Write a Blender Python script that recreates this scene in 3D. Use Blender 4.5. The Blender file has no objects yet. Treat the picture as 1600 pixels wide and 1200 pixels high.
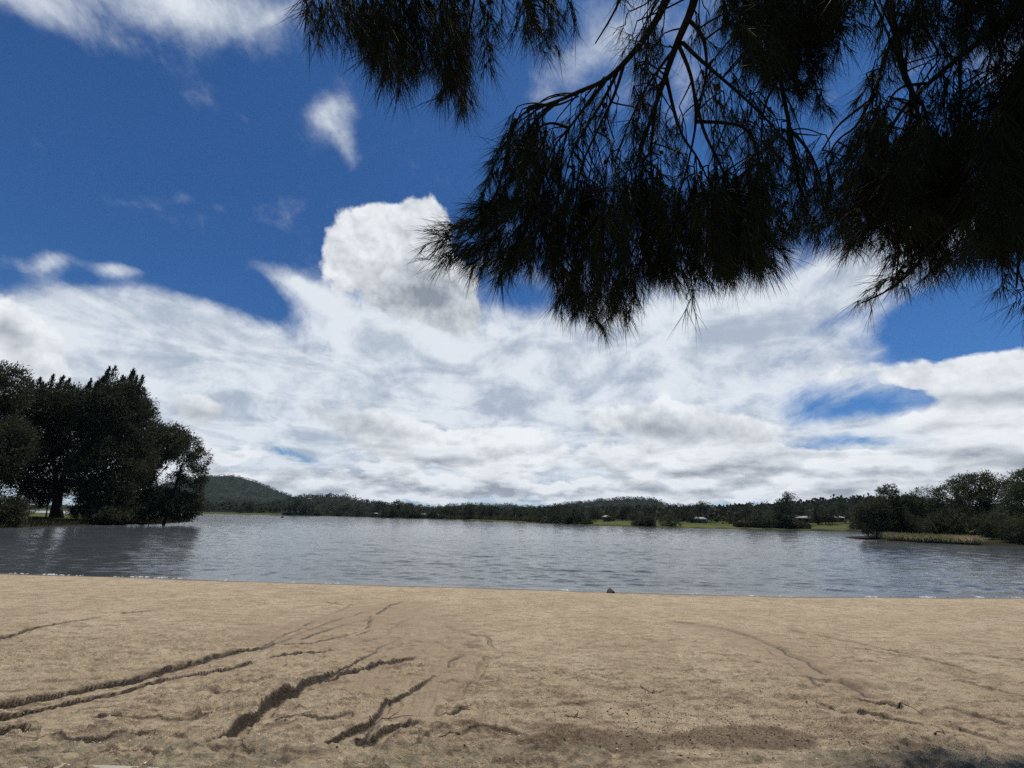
import bpy, bmesh, math, random
import numpy as np
from mathutils import Vector, Matrix
C = bpy.context.scene.collection
sc = bpy.context.scene
PI = math.pi

# ---------------------------------------------------------------- camera
F_PX = 660.0                       # focal length in pixels of a 1600 px wide picture
PITCH = math.atan(208.0 / F_PX); ROLL = math.radians(1.2)
CAM = np.array([0.0, 0.0, 2.25])   # metres above the lake
Fw = np.array([0, math.cos(PITCH), math.sin(PITCH)])
R0 = np.array([1.0, 0, 0]); U0 = np.array([0, -math.sin(PITCH), math.cos(PITCH)])
Rc = R0 * math.cos(ROLL) + U0 * math.sin(ROLL)
Uc = U0 * math.cos(ROLL) - R0 * math.sin(ROLL)
def ray(px, py):
    d = Fw + (px - 800) / F_PX * Rc + (600 - py) / F_PX * Uc
    return d / np.linalg.norm(d)
cam = bpy.data.cameras.new('camera'); camo = bpy.data.objects.new('camera', cam); C.objects.link(camo)
cam.sensor_width = 36; cam.lens = 36 * F_PX / 1600; cam.clip_start = 0.05; cam.clip_end = 30000
M = Matrix.Identity(4)
for i in range(3):
    M[i][0] = Rc[i]; M[i][1] = Uc[i]; M[i][2] = -Fw[i]; M[i][3] = CAM[i]
camo.matrix_world = M
sc.camera = camo
sc.view_settings.view_transform = 'Standard'; sc.view_settings.look = 'None'
sc.view_settings.gamma = 1; sc.view_settings.use_curve_mapping = False
sc.view_settings.exposure = 0.0
try:
    sc.cycles.use_denoising = False
    sc.cycles.denoiser = 'OPENIMAGEDENOISE'
    sc.cycles.max_bounces = 6; sc.cycles.diffuse_bounces = 3; sc.cycles.glossy_bounces = 3
    sc.cycles.sample_clamp_indirect = 3
except Exception: pass

# ---------------------------------------------------------------- sky
SUN_EL, SUN_AZ = 72.0, 42.0        # degrees; azimuth from +Y towards +X
world = bpy.data.worlds.new("World"); sc.world = world; world.use_nodes = True
nt = world.node_tree; nt.nodes.clear()
class G:                            # small helper round a node tree
    def __init__(s, nt): s.nt = nt
    def n(s, t, **k):
        nd = s.nt.nodes.new(t)
        for a, b in k.items(): setattr(nd, a, b)
        return nd
    def put(s, sock, v):
        if isinstance(v, bpy.types.NodeSocket): s.nt.links.new(v, sock)
        elif v is not None: sock.default_value = v
    def m(s, op, a, b=None, c=None, clamp=False):
        nd = s.n('ShaderNodeMath', operation=op, use_clamp=clamp)
        for i, v in enumerate((a, b, c)): s.put(nd.inputs[i], v)
        return nd.outputs[0]
    def v(s, op, a, b=None, scale=None):
        nd = s.n('ShaderNodeVectorMath', operation=op)
        s.put(nd.inputs[0], a); s.put(nd.inputs[1], b)
        if scale is not None: s.put(nd.inputs['Scale'], scale)
        return nd.outputs['Value'] if op in ('DOT_PRODUCT', 'LENGTH', 'DISTANCE') else nd.outputs[0]
    def noise(s, vec, scale, detail=5, rough=.55, dist=0, lac=2.0, col=False):
        nd = s.n('ShaderNodeTexNoise'); s.put(nd.inputs['Vector'], vec)
        for k, v in (('Scale', scale), ('Detail', detail), ('Roughness', rough), ('Distortion', dist), ('Lacunarity', lac)): s.put(nd.inputs[k], v)
        return nd.outputs['Color' if col else 'Fac']
    def vor(s, vec, scale, feature='F1', out='Distance', rand=1.0):
        nd = s.n('ShaderNodeTexVoronoi', feature=feature); s.put(nd.inputs['Vector'], vec); s.put(nd.inputs['Scale'], scale); s.put(nd.inputs['Randomness'], rand)
        return nd.outputs[out]
    def ss(s, x, lo, hi, a=0.0, b=1.0, smooth=True):
        nd = s.n('ShaderNodeMapRange', interpolation_type='SMOOTHSTEP' if smooth else 'LINEAR')
        for i, v in enumerate((x, lo, hi, a, b)): s.put(nd.inputs[i], v)
        return nd.outputs[0]
    def mix(s, f, a, b, mode='MIX'):
        nd = s.n('ShaderNodeMix', data_type='RGBA', blend_type=mode)
        s.put(nd.inputs[0], f); s.put(nd.inputs[6], a if not isinstance(a, tuple) else (*a, 1)[:4]); s.put(nd.inputs[7], b if not isinstance(b, tuple) else (*b, 1)[:4])
        return nd.outputs[2]
    def mapp(s, vec, loc=(0,0,0), rot=(0,0,0), scale=(1,1,1), vt='POINT'):
        nd = s.n('ShaderNodeMapping', vector_type=vt); s.put(nd.inputs[0], vec)
        nd.inputs[1].default_value = loc; nd.inputs[2].default_value = rot; nd.inputs[3].default_value = scale
        return nd.outputs[0]
    def sep(s, vec):
        nd = s.n('ShaderNodeSeparateXYZ'); s.put(nd.inputs[0], vec); return nd.outputs
    def comb(s, x, y, z):
        nd = s.n('ShaderNodeCombineXYZ')
        for i, v in enumerate((x, y, z)): s.put(nd.inputs[i], v)
        return nd.outputs[0]
def blob_frame(cx, cy, rx, ry, rot):
    """direction of the cloud bank's middle, its tangent frame and its angular half sizes"""
    c = ray(cx, cy); a = math.radians(rot)
    e1 = ray(cx + rx * math.cos(a), cy + rx * math.sin(a)) - c
    e2 = ray(cx - ry * math.sin(a), cy + ry * math.cos(a)) - c
    su, sv = np.linalg.norm(e1), np.linalg.norm(e2)
    u = e1 - c * e1.dot(c); u /= np.linalg.norm(u)
    v = np.cross(c, u); v /= np.linalg.norm(v)
    m = Matrix(((u[0], v[0], c[0]), (u[1], v[1], c[1]), (u[2], v[2], c[2])))
    return tuple(c), tuple(m.to_euler('XYZ')), (su, sv, 1.2)
g = G(nt)
def field(vec, blobs, start=0.0, after=None):
    acc = start
    for i, (cx, cy, rx, ry, rot, w) in enumerate(blobs):
        if i % 5 == 4 or (i == 0 and after is not None):     # ties the blobs into one long chain: keeps the shader's stack small
            nd = g.n('ShaderNodeVectorMath', operation='MULTIPLY_ADD')
            g.put(nd.inputs[0], after if i == 0 else acc); nd.inputs[1].default_value = (1e-8,) * 3; g.put(nd.inputs[2], vec); vec = nd.outputs[0]
        loc, eul, scl = blob_frame(cx, cy, rx, ry, rot)
        q = g.mapp(vec, loc, eul, scl, 'TEXTURE')
        e = g.m('POWER', 0.3679, g.v('DOT_PRODUCT', q, q))
        acc = g.m('MULTIPLY_ADD', e, w, acc)
    return acc
tc = g.n('ShaderNodeTexCoord').outputs['Generated']
D = g.v('NORMALIZE', tc)
dx, dy, dz = g.sep(D)
zz = g.m('MAXIMUM', dz, 0.0)
den = g.m('ADD', zz, 0.16)
P = g.comb(g.m('DIVIDE', dx, den), g.m('DIVIDE', dy, den), 0.0)      # flat cloud layer seen in perspective
sky = g.n('ShaderNodeTexSky', sky_type='NISHITA')
sky.sun_disc = False; sky.sun_elevation = math.radians(SUN_EL); sky.sun_rotation = math.radians(SUN_AZ)
sky.altitude = 600; sky.air_density = 1.0; sky.dust_density = 0.3; sky.ozone_density = 2.5
blue = g.mix(1.0, sky.outputs[0], (0.245, 0.52, .82), 'MULTIPLY')
# warped directions
w1 = g.v('SUBTRACT', g.noise(D, 2.2, 3, .5, col=True), (.5, .5, .5))
w2 = g.v('SUBTRACT', g.noise(D, 9.0, 4, .6, col=True), (.5, .5, .5))
DA = g.v('ADD', D, g.v('ADD', g.v('SCALE', w1, scale=.025), g.v('SCALE', w2, scale=.045)))
DB = g.v('ADD', D, g.v('ADD', g.v('SCALE', w1, scale=.03), g.v('SCALE', w2, scale=.035)))
# --- high veil: wispy, streaked away from the viewer
A = [(560, 640, 520, 150, 2, 1.25), (230, 560, 190, 80, 20, .85), (320, 510, 160, 45, 22, .35), (110, 462, 70, 12, 15, .2),
     (470, 445, 100, 16, 24, .6), (900, 560, 330, 110, -12, .85), (1180, 500, 260, 75, -22, .8), (1330, 440, 170, 60, -30, .5),
     (1350, 570, 120, 45, -10, .3), (1200, 690, 420, 90, 0, .9), (600, 520, 150, 70, 30, .55), (60, 620, 170, 90, 10, .7),
     (1500, 700, 260, 80, 0, .8), (700, 740, 900, 60, 1, .5), (170, -14, 230, 46, 10, .60), (350, 50, 130, 50, 35, .34), (120, 55, 110, 26, 25, .18), (430, 20, 60, 10, -25, .25), (420, 10, 60, 25, 0, .3), (80, 20, 150, 30, 20, .3),
     (516, 182, 40, 40, 30, .68), (546, 228, 18, 26, 0, .5), (300, 395, 220, 30, 4, -.35), (440, 130, 60, 45, 0, -.5), (90, 390, 230, 50, 6, -.6), (60, 440, 130, 22, 2, -.5), (250, 440, 90, 20, 12, -.5), (330, 440, 120, 34, 16, -.4), (425, 478, 50, 24, 25, -.4), (20, 590, 60, 60, 0, .3), (385, 240, 90, 60, 0, -.2), (890, 110, 130, 32, -35, .40), (960, 20, 110, 50, -20, .35), (1050, 150, 120, 110, 0, .35), (1550, 80, 110, 60, 0, .45), (1290, 150, 60, 20, -20, .2),
     (180, 425, 46, 12, 8, 1.02), (80, 414, 34, 19, -20, .84), (210, 285, 140, 34, 0, -.28), (280, 314, 22, 9, -10, .22), (208, 321, 18, 6, 10, .02), (385, 187, 14, 8, 30, .3), (345, 327, 16, 6, 20, .15),
     (150, 565, 60, 24, 35, -.9), (400, 490, 55, 20, 30, -.4), (1490, 510, 130, 50, -12, -1.5), (1345, 630, 140, 30, -4, -.85), (1270, 655, 80, 22, -10, -.5), (1345, 690, 110, 13, -3, -1.1), (1260, 705, 40, 9, 5, -.7), (1300, 500, 60, 14, -25, -.5),
     (830, 470, 60, 22, 15, -.45), (980, 525, 40, 12, -10, -.25), (455, 712, 60, 9, 14, -1.05), (600, 660, 60, 5, 2, -.6), (700, 560, 30, 10, 0, -.3), (800, 560, 60, 20, 20, -.25), (1440, 400, 90, 30, 0, -.2),
     (520, 545, 30, 10, 30, -.2), (660, 540, 30, 12, -30, -.2)]
fA = field(DA, A)
stk = g.noise(g.mapp(P, rot=(0, 0, .12), scale=(2.6, .8, 1)), 1.5, 9, .64, .9)
stk2 = g.noise(D, 5.5, 10, .64, .6)
stk3 = g.noise(g.v('ADD', D, g.v('SCALE', w2, scale=.05)), 17.0, 7, .66)
nA0 = g.m('ADD', g.m('MULTIPLY', g.m('SUBTRACT', stk, .5), 1.1), g.m('MULTIPLY', g.m('SUBTRACT', stk2, .5), 1.1))
nA = g.m('MULTIPLY_ADD', g.m('SUBTRACT', stk3, .5), .55, nA0)
covA = g.ss(g.m('ADD', fA, nA), .08, 1.10)
vn = g.noise(P, 2.4, 9, .58, .6)
vn = g.m('MULTIPLY_ADD', g.m('SUBTRACT', stk3, .5), .45, vn)
colA = g.mix(g.ss(vn, .30, .62), (.43, .50, .595), (.80, .85, .90))
DW = g.v('ADD', D, g.v('SCALE', w2, scale=.02))
# --- low cumulus: crisp lit tops, grey bases
B = [(610, 390, 95, 75, 0, 1.0), (575, 335, 50, 34, 0, .55), (660, 345, 62, 34, 0, .5), (690, 440, 80, 60, 0, .8), (545, 405, 45, 36, 0, .5), (640, 480, 95, 36, 10, .4), (720, 500, 60, 34, 10, .5),
     (512, 180, 42, 34, 30, .42),
     (20, 525, 70, 55, 30, .95), (70, 580, 70, 40, 20, .6), (0, 500, 40, 40, 0, .3),
     (1560, 600, 190, 50, -8, .9), (1450, 590, 60, 22, -5, .4), (1300, 590, 130, 28, -4, .7), (1560, 680, 210, 60, 0, .8), (1400, 725, 200, 35, 0, .5), (1560, 570, 70, 32, -15, .4),
     (1050, 660, 150, 34, 0, .75), (1180, 670, 90, 26, 0, .4), (960, 650, 55, 22, 0, .3), (1090, 720, 250, 34, 0, .55), (770, 700, 120, 34, 0, .75), (800, 690, 60, 24, 0, .3), (590, 690, 70, 26, 0, .5),
     (300, 640, 55, 24, 10, .55), (500, 650, 150, 40, 6, .5), (240, 515, 55, 18, 16, .3), (540, 640, 110, 26, 6, .2), (640, 605, 60, 14, 0, .35), (910, 570, 50, 14, 0, .33), (990, 590, 24, 12, 0, .3), (600, 560, 20, 8, 0, .3),
     (380, 710, 60, 20, 0, .4), (1335, 632, 150, 28, -4, -.9), (1345, 690, 110, 13, 0, -1.2), (1400, 655, 60, 10, 0, .4), (700, 765, 900, 14, 1, .45), (1200, 765, 400, 20, 1, .35), (460, 745, 150, 12, 1, .3), (1480, 500, 110, 38, -12, -.6)]
hor = g.ss(dz, .03, .26, 1.0, 0.0)
fB = field(DB, B, start=g.m('MULTIPLY', hor, .36), after=covA)
cn = g.noise(DW, 6.5, 10, .57)
cn_low = g.noise(g.mapp(DW, scale=(1, 1, 3.0)), 7.5, 10, .60)
cb = g.m('ADD', cn, g.m('MULTIPLY', g.m('SUBTRACT', cn_low, cn), g.m('MULTIPLY_ADD', hor, .65, .08)))
nB = g.m('MULTIPLY', g.m('SUBTRACT', cb, .5), 2.5)
sB = g.m('ADD', fB, nB)
covB = g.ss(sB, .42, g.m('MULTIPLY_ADD', hor, -.08, .66))
# self shading: compare density with that a little way up towards the sun
UP = g.v('ADD', DW, (0.004, 0.0, 0.020))
dl = g.m('SUBTRACT', g.noise(DW, 6.5, 6, .55), g.noise(UP, 6.5, 6, .55))
dh = g.m('SUBTRACT', g.noise(g.mapp(DW, scale=(1, 1, 3.0)), 7.5, 6, .55), g.noise(g.mapp(UP, scale=(1, 1, 3.0)), 7.5, 6, .55))
lit = g.m('MULTIPLY', g.m('ADD', g.m('MULTIPLY', dl, g.m('SUBTRACT', 1.0, hor)), g.m('MULTIPLY', dh, g.m('MULTIPLY', hor, 1.4))), 3.2)
Gy = [(700, 470, 110, 70, 15, 1.05), (745, 400, 40, 60, 0, .4), (640, 450, 60, 34, 20, .4), (650, 400, 30, 18, 20, .2), (5, 520, 45, 25, 20, .8), (60, 590, 50, 20, 10, .3), (1560, 625, 170, 14, 0, .7), (1480, 670, 160, 10, 0, .6), (1400, 710, 190, 10, 0, .6), (1560, 710, 150, 10, 0, .5),
      (1060, 670, 150, 26, 0, .8), (780, 712, 110, 12, 0, .7), (1150, 745, 250, 14, 0, .7), (600, 700, 70, 12, 0, .5), (310, 650, 50, 14, 0, .6), (500, 655, 150, 24, 6, .7), (240, 515, 55, 18, 16, .9), (910, 570, 50, 14, 0, .7), (640, 605, 60, 12, 0, .7), (990, 590, 24, 12, 0, .6), (600, 560, 20, 8, 0, .5),
      (700, 770, 800, 10, 1, .5), (440, 765, 160, 9, 2, .5), (520, 185, 34, 26, 40, -.2)]
gy = field(DB, Gy, after=covB)
shade = g.m('ADD', g.m('ADD', .90, lit), g.m('MULTIPLY', gy, -.60), clamp=True)
shade = g.m('ADD', shade, g.m('MULTIPLY', g.m('SUBTRACT', cn_low, .5), -.9), clamp=True)
colB = g.mix(shade, (.27, .305, .355), (.90, .93, .96))
soft = g.mix(covA, blue, colA)
NS = 10.0    # the Background strength is 0.1, so cloud radiances are given tenfold
soft = g.mix(g.m('MULTIPLY', covA, .94), blue, g.v('SCALE', colA, scale=NS))
full = g.mix(g.m('MULTIPLY', covB, .96), soft, g.v('SCALE', colB, scale=NS))
below = g.mix(g.ss(dz, -.02, .0), g.v('SCALE', g.comb(.30, .33, .36), scale=NS), full)
bg = g.n('ShaderNodeBackground'); g.put(bg.inputs[0], below); bg.inputs[1].default_value = 0.10
out = g.n('ShaderNodeOutputWorld'); nt.links.new(bg.outputs[0], out.inputs[0])
world.cycles.sampling_method = 'MANUAL'; world.cycles.sample_map_resolution = 256
sun = bpy.data.lights.new('sun', 'SUN'); sun.energy = 4.5; sun.angle = math.radians(.53); sun.color = (1, .945, .865)
suno = bpy.data.objects.new('sun', sun); C.objects.link(suno)
_el, _az = math.radians(SUN_EL), math.radians(SUN_AZ)
SUNV = Vector((math.sin(_az) * math.cos(_el), math.cos(_az) * math.cos(_el), math.sin(_el)))
suno.rotation_euler = SUNV.to_track_quat('Z', 'Y').to_euler(); suno.location = (0, 0, 50)
# ---------------------------------------------------------------- mesh helpers
def tag(o, label=None, cat=None, group=None, kind=None):
    if label: o['label'] = label
    if cat: o['category'] = cat
    if group: o['group'] = group
    if kind: o['kind'] = kind
    return o
def empty(name, loc, rz=0.0):
    o = bpy.data.objects.new(name, None); C.objects.link(o); o.location = loc; o.rotation_euler = (0, 0, rz)
    o.empty_display_size = .2
    return o
def obj(name, me, parent=None, loc=None):
    o = bpy.data.objects.new(name, me); C.objects.link(o)
    if parent is not None: o.parent = parent
    if loc is not None: o.location = loc
    return o
def npmesh(name, V, faces, mat=None, smooth=False, attrs=None):
    """faces: list of int arrays, each (n, k): n polygons of k corners"""
    me = bpy.data.meshes.new(name)
    V = np.ascontiguousarray(V, dtype=np.float32)
    me.vertices.add(len(V)); me.vertices.foreach_set('co', V.ravel())
    if not isinstance(faces, (list, tuple)): faces = [faces]
    faces = [f for f in faces if len(f)]
    if not faces:
        if mat: me.materials.append(mat)
        me.update(); return me
    loops = np.concatenate([f.ravel() for f in faces]).astype(np.int32)
    tot = np.concatenate([np.full(len(f), f.shape[1], np.int32) for f in faces])
    st = np.concatenate([[0], np.cumsum(tot)[:-1]]).astype(np.int32)
    me.loops.add(len(loops)); me.loops.foreach_set('vertex_index', loops)
    me.polygons.add(len(tot)); me.polygons.foreach_set('loop_start', st); me.polygons.foreach_set('loop_total', tot)
    me.polygons.foreach_set('use_smooth', np.full(len(tot), bool(smooth)))
    for k, a in (attrs or {}).items():
        at = me.attributes.new(k, 'FLOAT', 'POINT'); at.data.foreach_set('value', np.ascontiguousarray(a, dtype=np.float32).ravel())
    if mat: me.materials.append(mat)
    me.update(calc_edges=True); me.validate()
    return me
def gridfaces(nr, nc):
    i = np.arange(nr - 1)[:, None] * nc + np.arange(nc - 1)[None, :]
    return np.stack([i, i + 1, i + nc + 1, i + nc], -1).reshape(-1, 4)
class Bag:                          # collects shapes that become ONE mesh
    def __init__(s): s.V = []; s.F = {}; s.n = 0
    def add(s, V, *F):
        for f in F:
            f = np.asarray(f)
            if len(f): s.F.setdefault(f.shape[1], []).append(f + s.n)
        s.V.append(np.asarray(V, float)); s.n += len(V)
    def tube(s, pts, rad, sides=6, cap=True):
        pts = np.asarray(pts, float); n = len(pts)
        rad = np.asarray(rad, float) * np.ones(n)
        T = np.gradient(pts, axis=0); T /= np.linalg.norm(T, axis=1)[:, None] + 1e-9
        ref = np.array([0, 0, 1.0]) if abs(T[0][2]) < .8 else np.array([1.0, 0, 0])
        V = []
        for p, t, r in zip(pts, T, rad):
            a = np.cross(ref, t); a /= np.linalg.norm(a) + 1e-9; b = np.cross(t, a); ref = np.cross(t, a) if False else ref
            th = np.arange(sides) * 2 * PI / sides
            V.append(p + r * (np.cos(th)[:, None] * a + np.sin(th)[:, None] * b))
        V = np.concatenate(V)
        i = np.arange(n - 1)[:, None] * sides; j = np.arange(sides)[None, :]; k = (j + 1) % sides
        Q = np.stack([i + j, i + k, i + k + sides, i + j + sides], -1).reshape(-1, 4)
        caps = []
        if cap and sides >= 3:
            caps = [np.arange(sides)[::-1][None, :], (np.arange(sides) + (n - 1) * sides)[None, :]]
        s.add(V, Q, *caps)
    def box(s, lo, hi):
        x0, y0, z0 = lo; x1, y1, z1 = hi
        V = [(x0,y0,z0),(x1,y0,z0),(x1,y1,z0),(x0,y1,z0),(x0,y0,z1),(x1,y0,z1),(x1,y1,z1),(x0,y1,z1)]
        s.add(V, [[0,3,2,1],[4,5,6,7],[0,1,5,4],[1,2,6,5],[2,3,7,6],[3,0,4,7]])
    def mesh(s, name, mat, smooth=False, attrs=None):
        return npmesh(name, np.concatenate(s.V) if s.V else np.zeros((0, 3)), [np.concatenate(f) for f in s.F.values()], mat, smooth, attrs)
# value noise, fbm (numpy)
def _h(ix, iy, seed):
    n = (ix.astype(np.int64) * 374761393 + iy.astype(np.int64) * 668265263 + seed * 974711) & 0xffffffff
    n = ((n ^ (n >> 13)) * 1274126177) & 0xffffffff
    n = ((n ^ (n >> 16)) * 2246822519) & 0xffffffff
    return ((n ^ (n >> 15)) & 0xffffff) / float(0xffffff)
def vnoise(x, y, seed=0):
    ix = np.floor(x); iy = np.floor(y); fx = x - ix; fy = y - iy
    fx = fx * fx * fx * (fx * (fx * 6 - 15) + 10); fy = fy * fy * fy * (fy * (fy * 6 - 15) + 10)
    a = _h(ix, iy, seed); b = _h(ix + 1, iy, seed); c = _h(ix, iy + 1, seed); d = _h(ix + 1, iy + 1, seed)
    return (a + (b - a) * fx) * (1 - fy) + (c + (d - c) * fx) * fy
def fbm(x, y, seed=0, octv=5, gain=.5):
    s = 0; a = 1; t = 0
    for o in range(octv):
        c, q = math.cos(.6 * o + .3), math.sin(.6 * o + .3)
        s = s + a * vnoise((x * c - y * q) * 2 ** o + 17.3 * o, (x * q + y * c) * 2 ** o - 9.1 * o, seed + o); t += a; a *= gain
    return s / t
def sstep(x, a, b):
    t = np.clip((x - a) / (b - a), 0, 1); return t * t * (3 - 2 * t)
def at_y(px, py, y):
    d = ray(px, py); return CAM + d * (y - CAM[1]) / d[1]
def at_d(px, py, t): return CAM + ray(px, py) * t
def at_z(px, py, z=0.0):
    d = ray(px, py); return CAM + d * (z - CAM[2]) / d[2]
# materials
def newmat(name):
    m = bpy.data.materials.new(name); m.use_nodes = True; m.node_tree.nodes.clear()
    gg = G(m.node_tree); b = gg.n('ShaderNodeBsdfPrincipled'); o = gg.n('ShaderNodeOutputMaterial')
    m.node_tree.links.new(b.outputs[0], o.inputs[0])
    return m, gg, b, o
def simple(name, c1, c2, scale=3.0, rough=.8, bump=0.0, bscale=20.0, obj_rand=0.0, spec=.3, trans=0.0):
    m, gg, b, o = newmat(name)
    co = gg.n('ShaderNodeTexCoord').outputs['Object']
    f = gg.ss(gg.noise(co, scale, 5, .6), .3, .7)
    col = gg.mix(f, c1, c2)
    if obj_rand:
        r = gg.n('ShaderNodeObjectInfo').outputs['Random']
        hs = gg.n('ShaderNodeHueSaturation'); gg.put(hs.inputs['Value'], gg.m('MULTIPLY_ADD', r, obj_rand * 2, 1 - obj_rand)); gg.put(hs.inputs['Hue'], gg.m('MULTIPLY_ADD', r, .03, .485)); gg.put(hs.inputs['Color'], col); col = hs.outputs[0]
    gg.put(b.inputs['Base Color'], col); b.inputs['Roughness'].default_value = rough
    b.inputs['Specular IOR Level'].default_value = spec
    if bump:
        bp = gg.n('ShaderNodeBump'); bp.inputs['Strength'].default_value = bump; bp.inputs['Distance'].default_value = .02
        gg.put(bp.inputs['Height'], gg.noise(co, bscale, 6, .6)); gg.put(b.inputs['Normal'], bp.outputs[0])
    return m
# ---------------------------------------------------------------- beach
_SX = np.array([-60, -18, -13, -7.5, -4, -2, 0.5, 3.4, 8.2, 12, 17, 60.])
_SY = np.array([17.5, 16.25, 15.95, 15.5, 15.35, 15.35, 15.2, 14.95, 14.75, 15.0, 15.45, 17.5])
def shore_y(x): return np.interp(x, _SX, _SY) + .10 * (fbm(x * .9, x * 0, 5, 4) - .5)
def base_z(x, y):
    s = shore_y(x) - y
    z = np.where(s > 0, .05 * s, .10 * s)
    z = np.minimum(z, .66)
    return z + .035 * sstep(s, -.02, .10) - .012
def gp(px, py):                     # a picture point carried to the sloping sand
    p = at_z(px, py, .3)
    for _ in range(12): p = at_z(px, py, float(base_z(np.array([p[0]]), np.array([p[1]]))[0]))
    return p[:2]
# gullies: points in the picture -> metres; (points, depth start, depth end, floor width, far bank sharpness)
GUL = [([(-40,1104),(0,1095),(50,1085),(98,1078),(112,1075),(140,1067),(180,1060),(240,1047),(270,1038),(282,1034),(330,1024),(380,1014),(410,1007),(442,999)], .21, .03, .12),
       ([(-40,1126),(0,1117),(60,1104),(110,1091),(150,1083),(200,1071),(262,1056),(300,1049),(350,1040),(440,1020),(530,1010)], .12, .02, .08),
       ([(385,1015),(440,1003),(490,1000),(560,985)], .04, .02, .05), ([(400,1012),(450,988),(520,956),(570,938)], .03, .014, .045), ([(430,1003),(500,977),(560,958),(600,947)], .032, .016, .04), ([(460,998),(530,978),(575,968),(585,960)], .032, .02, .035), ([(560,1002),(600,990),(640,966),(655,950)], .02, .014, .04), ([(600,1010),(640,1000),(690,1000),(720,1010)], .022, .012, .045), ([(150,1118),(220,1112),(270,1120),(330,1112)], .03, .02, .05), ([(60,1148),(130,1150),(190,1142),(240,1150),(300,1160)], .03, .02, .05), ([(250,1085),(320,1078),(350,1082),(400,1072)], .022, .015, .04), ([(420,1122),(470,1112),(500,1118),(560,1108)], .03, .02, .05), ([(100,1176),(180,1170),(260,1176),(340,1172),(420,1176)], .025, .02, .05), ([(720,1150),(760,1140),(830,1146)], .02, .016, .05), ([(880,1098),(940,1092),(990,1100)], .016, .012, .05),
       ([(330,1156),(342,1147),(352,1138),(372,1120),(385,1114),(402,1106),(414,1094),(428,1083),(440,1078),(458,1073),(470,1067),(485,1058),(502,1055),(540,1045),(580,1033),(625,1026),(660,1019)], .20, .03, .11),
       ([(500,1056),(535,1040),(570,1022),(605,1003),(635,990),(652,979)], .05, .012, .05), ([(555,992),(568,986),(577,972),(583,962),(602,950),(624,940)], .05, .03, .04),
       ([(560,1135),(590,1112),(605,1092),(616,1085),(632,1073),(652,1063),(667,1056),(690,1040),(706,1024),(714,1012)], .07, .02, .055), ([(500,1152),(525,1142),(550,1131),(572,1126)], .07, .05, .08), ([(560,1145),(590,1147),(606,1132),(640,1117)], .05, .07, .11), ([(560,1152),(572,1137),(585,1122)], .04, .03, .05),
       ([(-40,1004),(0,995),(50,982),(100,973),(140,967),(200,957),(262,949),(300,945)], .065, .012, .07), ([(-40,1022),(0,1006),(60,994),(120,982)], .02, .01, .05), ([(-40,1150),(0,1142),(18,1138),(36,1134)], .13, .10, .12),
       ([(655,1168),(662,1154),(672,1140)], .03, .02, .05), ([(770,1010),(760,997),(750,991),(730,990),(705,980),(670,966),(640,950)], .03, .012, .05), ([(762,1020),(745,1045),(720,1070),(690,1095),(670,1120)], .025, .02, .07), ([(720,1100),(700,1110),(680,1112)], .03, .03, .05),
       ([(1040,968),(1120,978),(1165,990),(1195,1002),(1230,1018),(1262,1031),(1290,1052),(1320,1065),(1350,1080),(1402,1097)], .018, .034, .26),
       ([(1180,1000),(1230,1030),(1262,1055),(1285,1075)], .015, .025, .10), ([(1300,1070),(1350,1090),(1375,1096),(1410,1105)], .02, .04, .07), ([(1340,1110),(1390,1121),(1445,1133)], .035, .015, .08), ([(1330,1010),(1420,1025),(1445,1029),(1472,1036),(1540,1052)], .012, .02, .06), ([(1300,1103),(1312,1112)], .04, .03, .07),
       ([(1540,1024),(1600,1030),(1660,1034)], .02, .02, .07), ([(1240,985),(1340,1003),(1430,1024),(1520,1048)], .012, .015, .08), ([(1490,1060),(1560,1075),(1620,1090)], .015, .015, .08), ([(1430,1095),(1500,1112),(1580,1128)], .015, .02, .07), ([(1500,1138),(1560,1152)], .02, .018, .07), ([(1000,975),(1060,1005),(1100,1030)], .008, .01, .10)]
GULW = [([gp(*q) for q in P_], a, b, w) for P_, a, b, w in GUL]
ny, nx = 640, 1180
yy = 2.55 * (17.8 / 2.55) ** (np.arange(ny) / (ny - 1))
tt = np.linspace(-1, 1, nx)
Y = np.repeat(yy[:, None], nx, 1); X = tt[None, :] * (Y * 1.42 + 1.2)
BX, BY = X.ravel(), Y.ravel()
Z = base_z(BX, BY)
s_in = shore_y(BX) - BY
near = sstep(-BY, -9.5, -4.0)
roughz = .018 * (fbm(BX * .9, BY * 1.3, 11, 4) - .5) + .014 * (fbm(BX * 5, BY * 6, 21, 5, .55) - .5) * (.35 + near)
rg = 1 - np.abs(fbm(BX * 3.2 + BY * 1.5, BY * 6.5 - BX * 1.2, 31, 4) * 2 - 1)           # wind and foot scuffs: ridged, longer across the view
roughz += .040 * (rg ** 6) * near * sstep(fbm(BX * .7, BY * .9, 41, 3), .38, .60)
lump = fbm(BX * 9, BY * 11, 51, 3)
roughz += .013 * sstep(lump, .60, .78) * (.25 + near)
roughz += .010 * (fbm(BX * 26, BY * 26, 151, 3, .6) - .5) + .006 * sstep(fbm(BX * 16, BY * 20, 161, 3), .55, .75)
dep = np.zeros_like(BX); damp_shade = np.zeros_like(BX); smoothm = np.zeros_like(BX)
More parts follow.
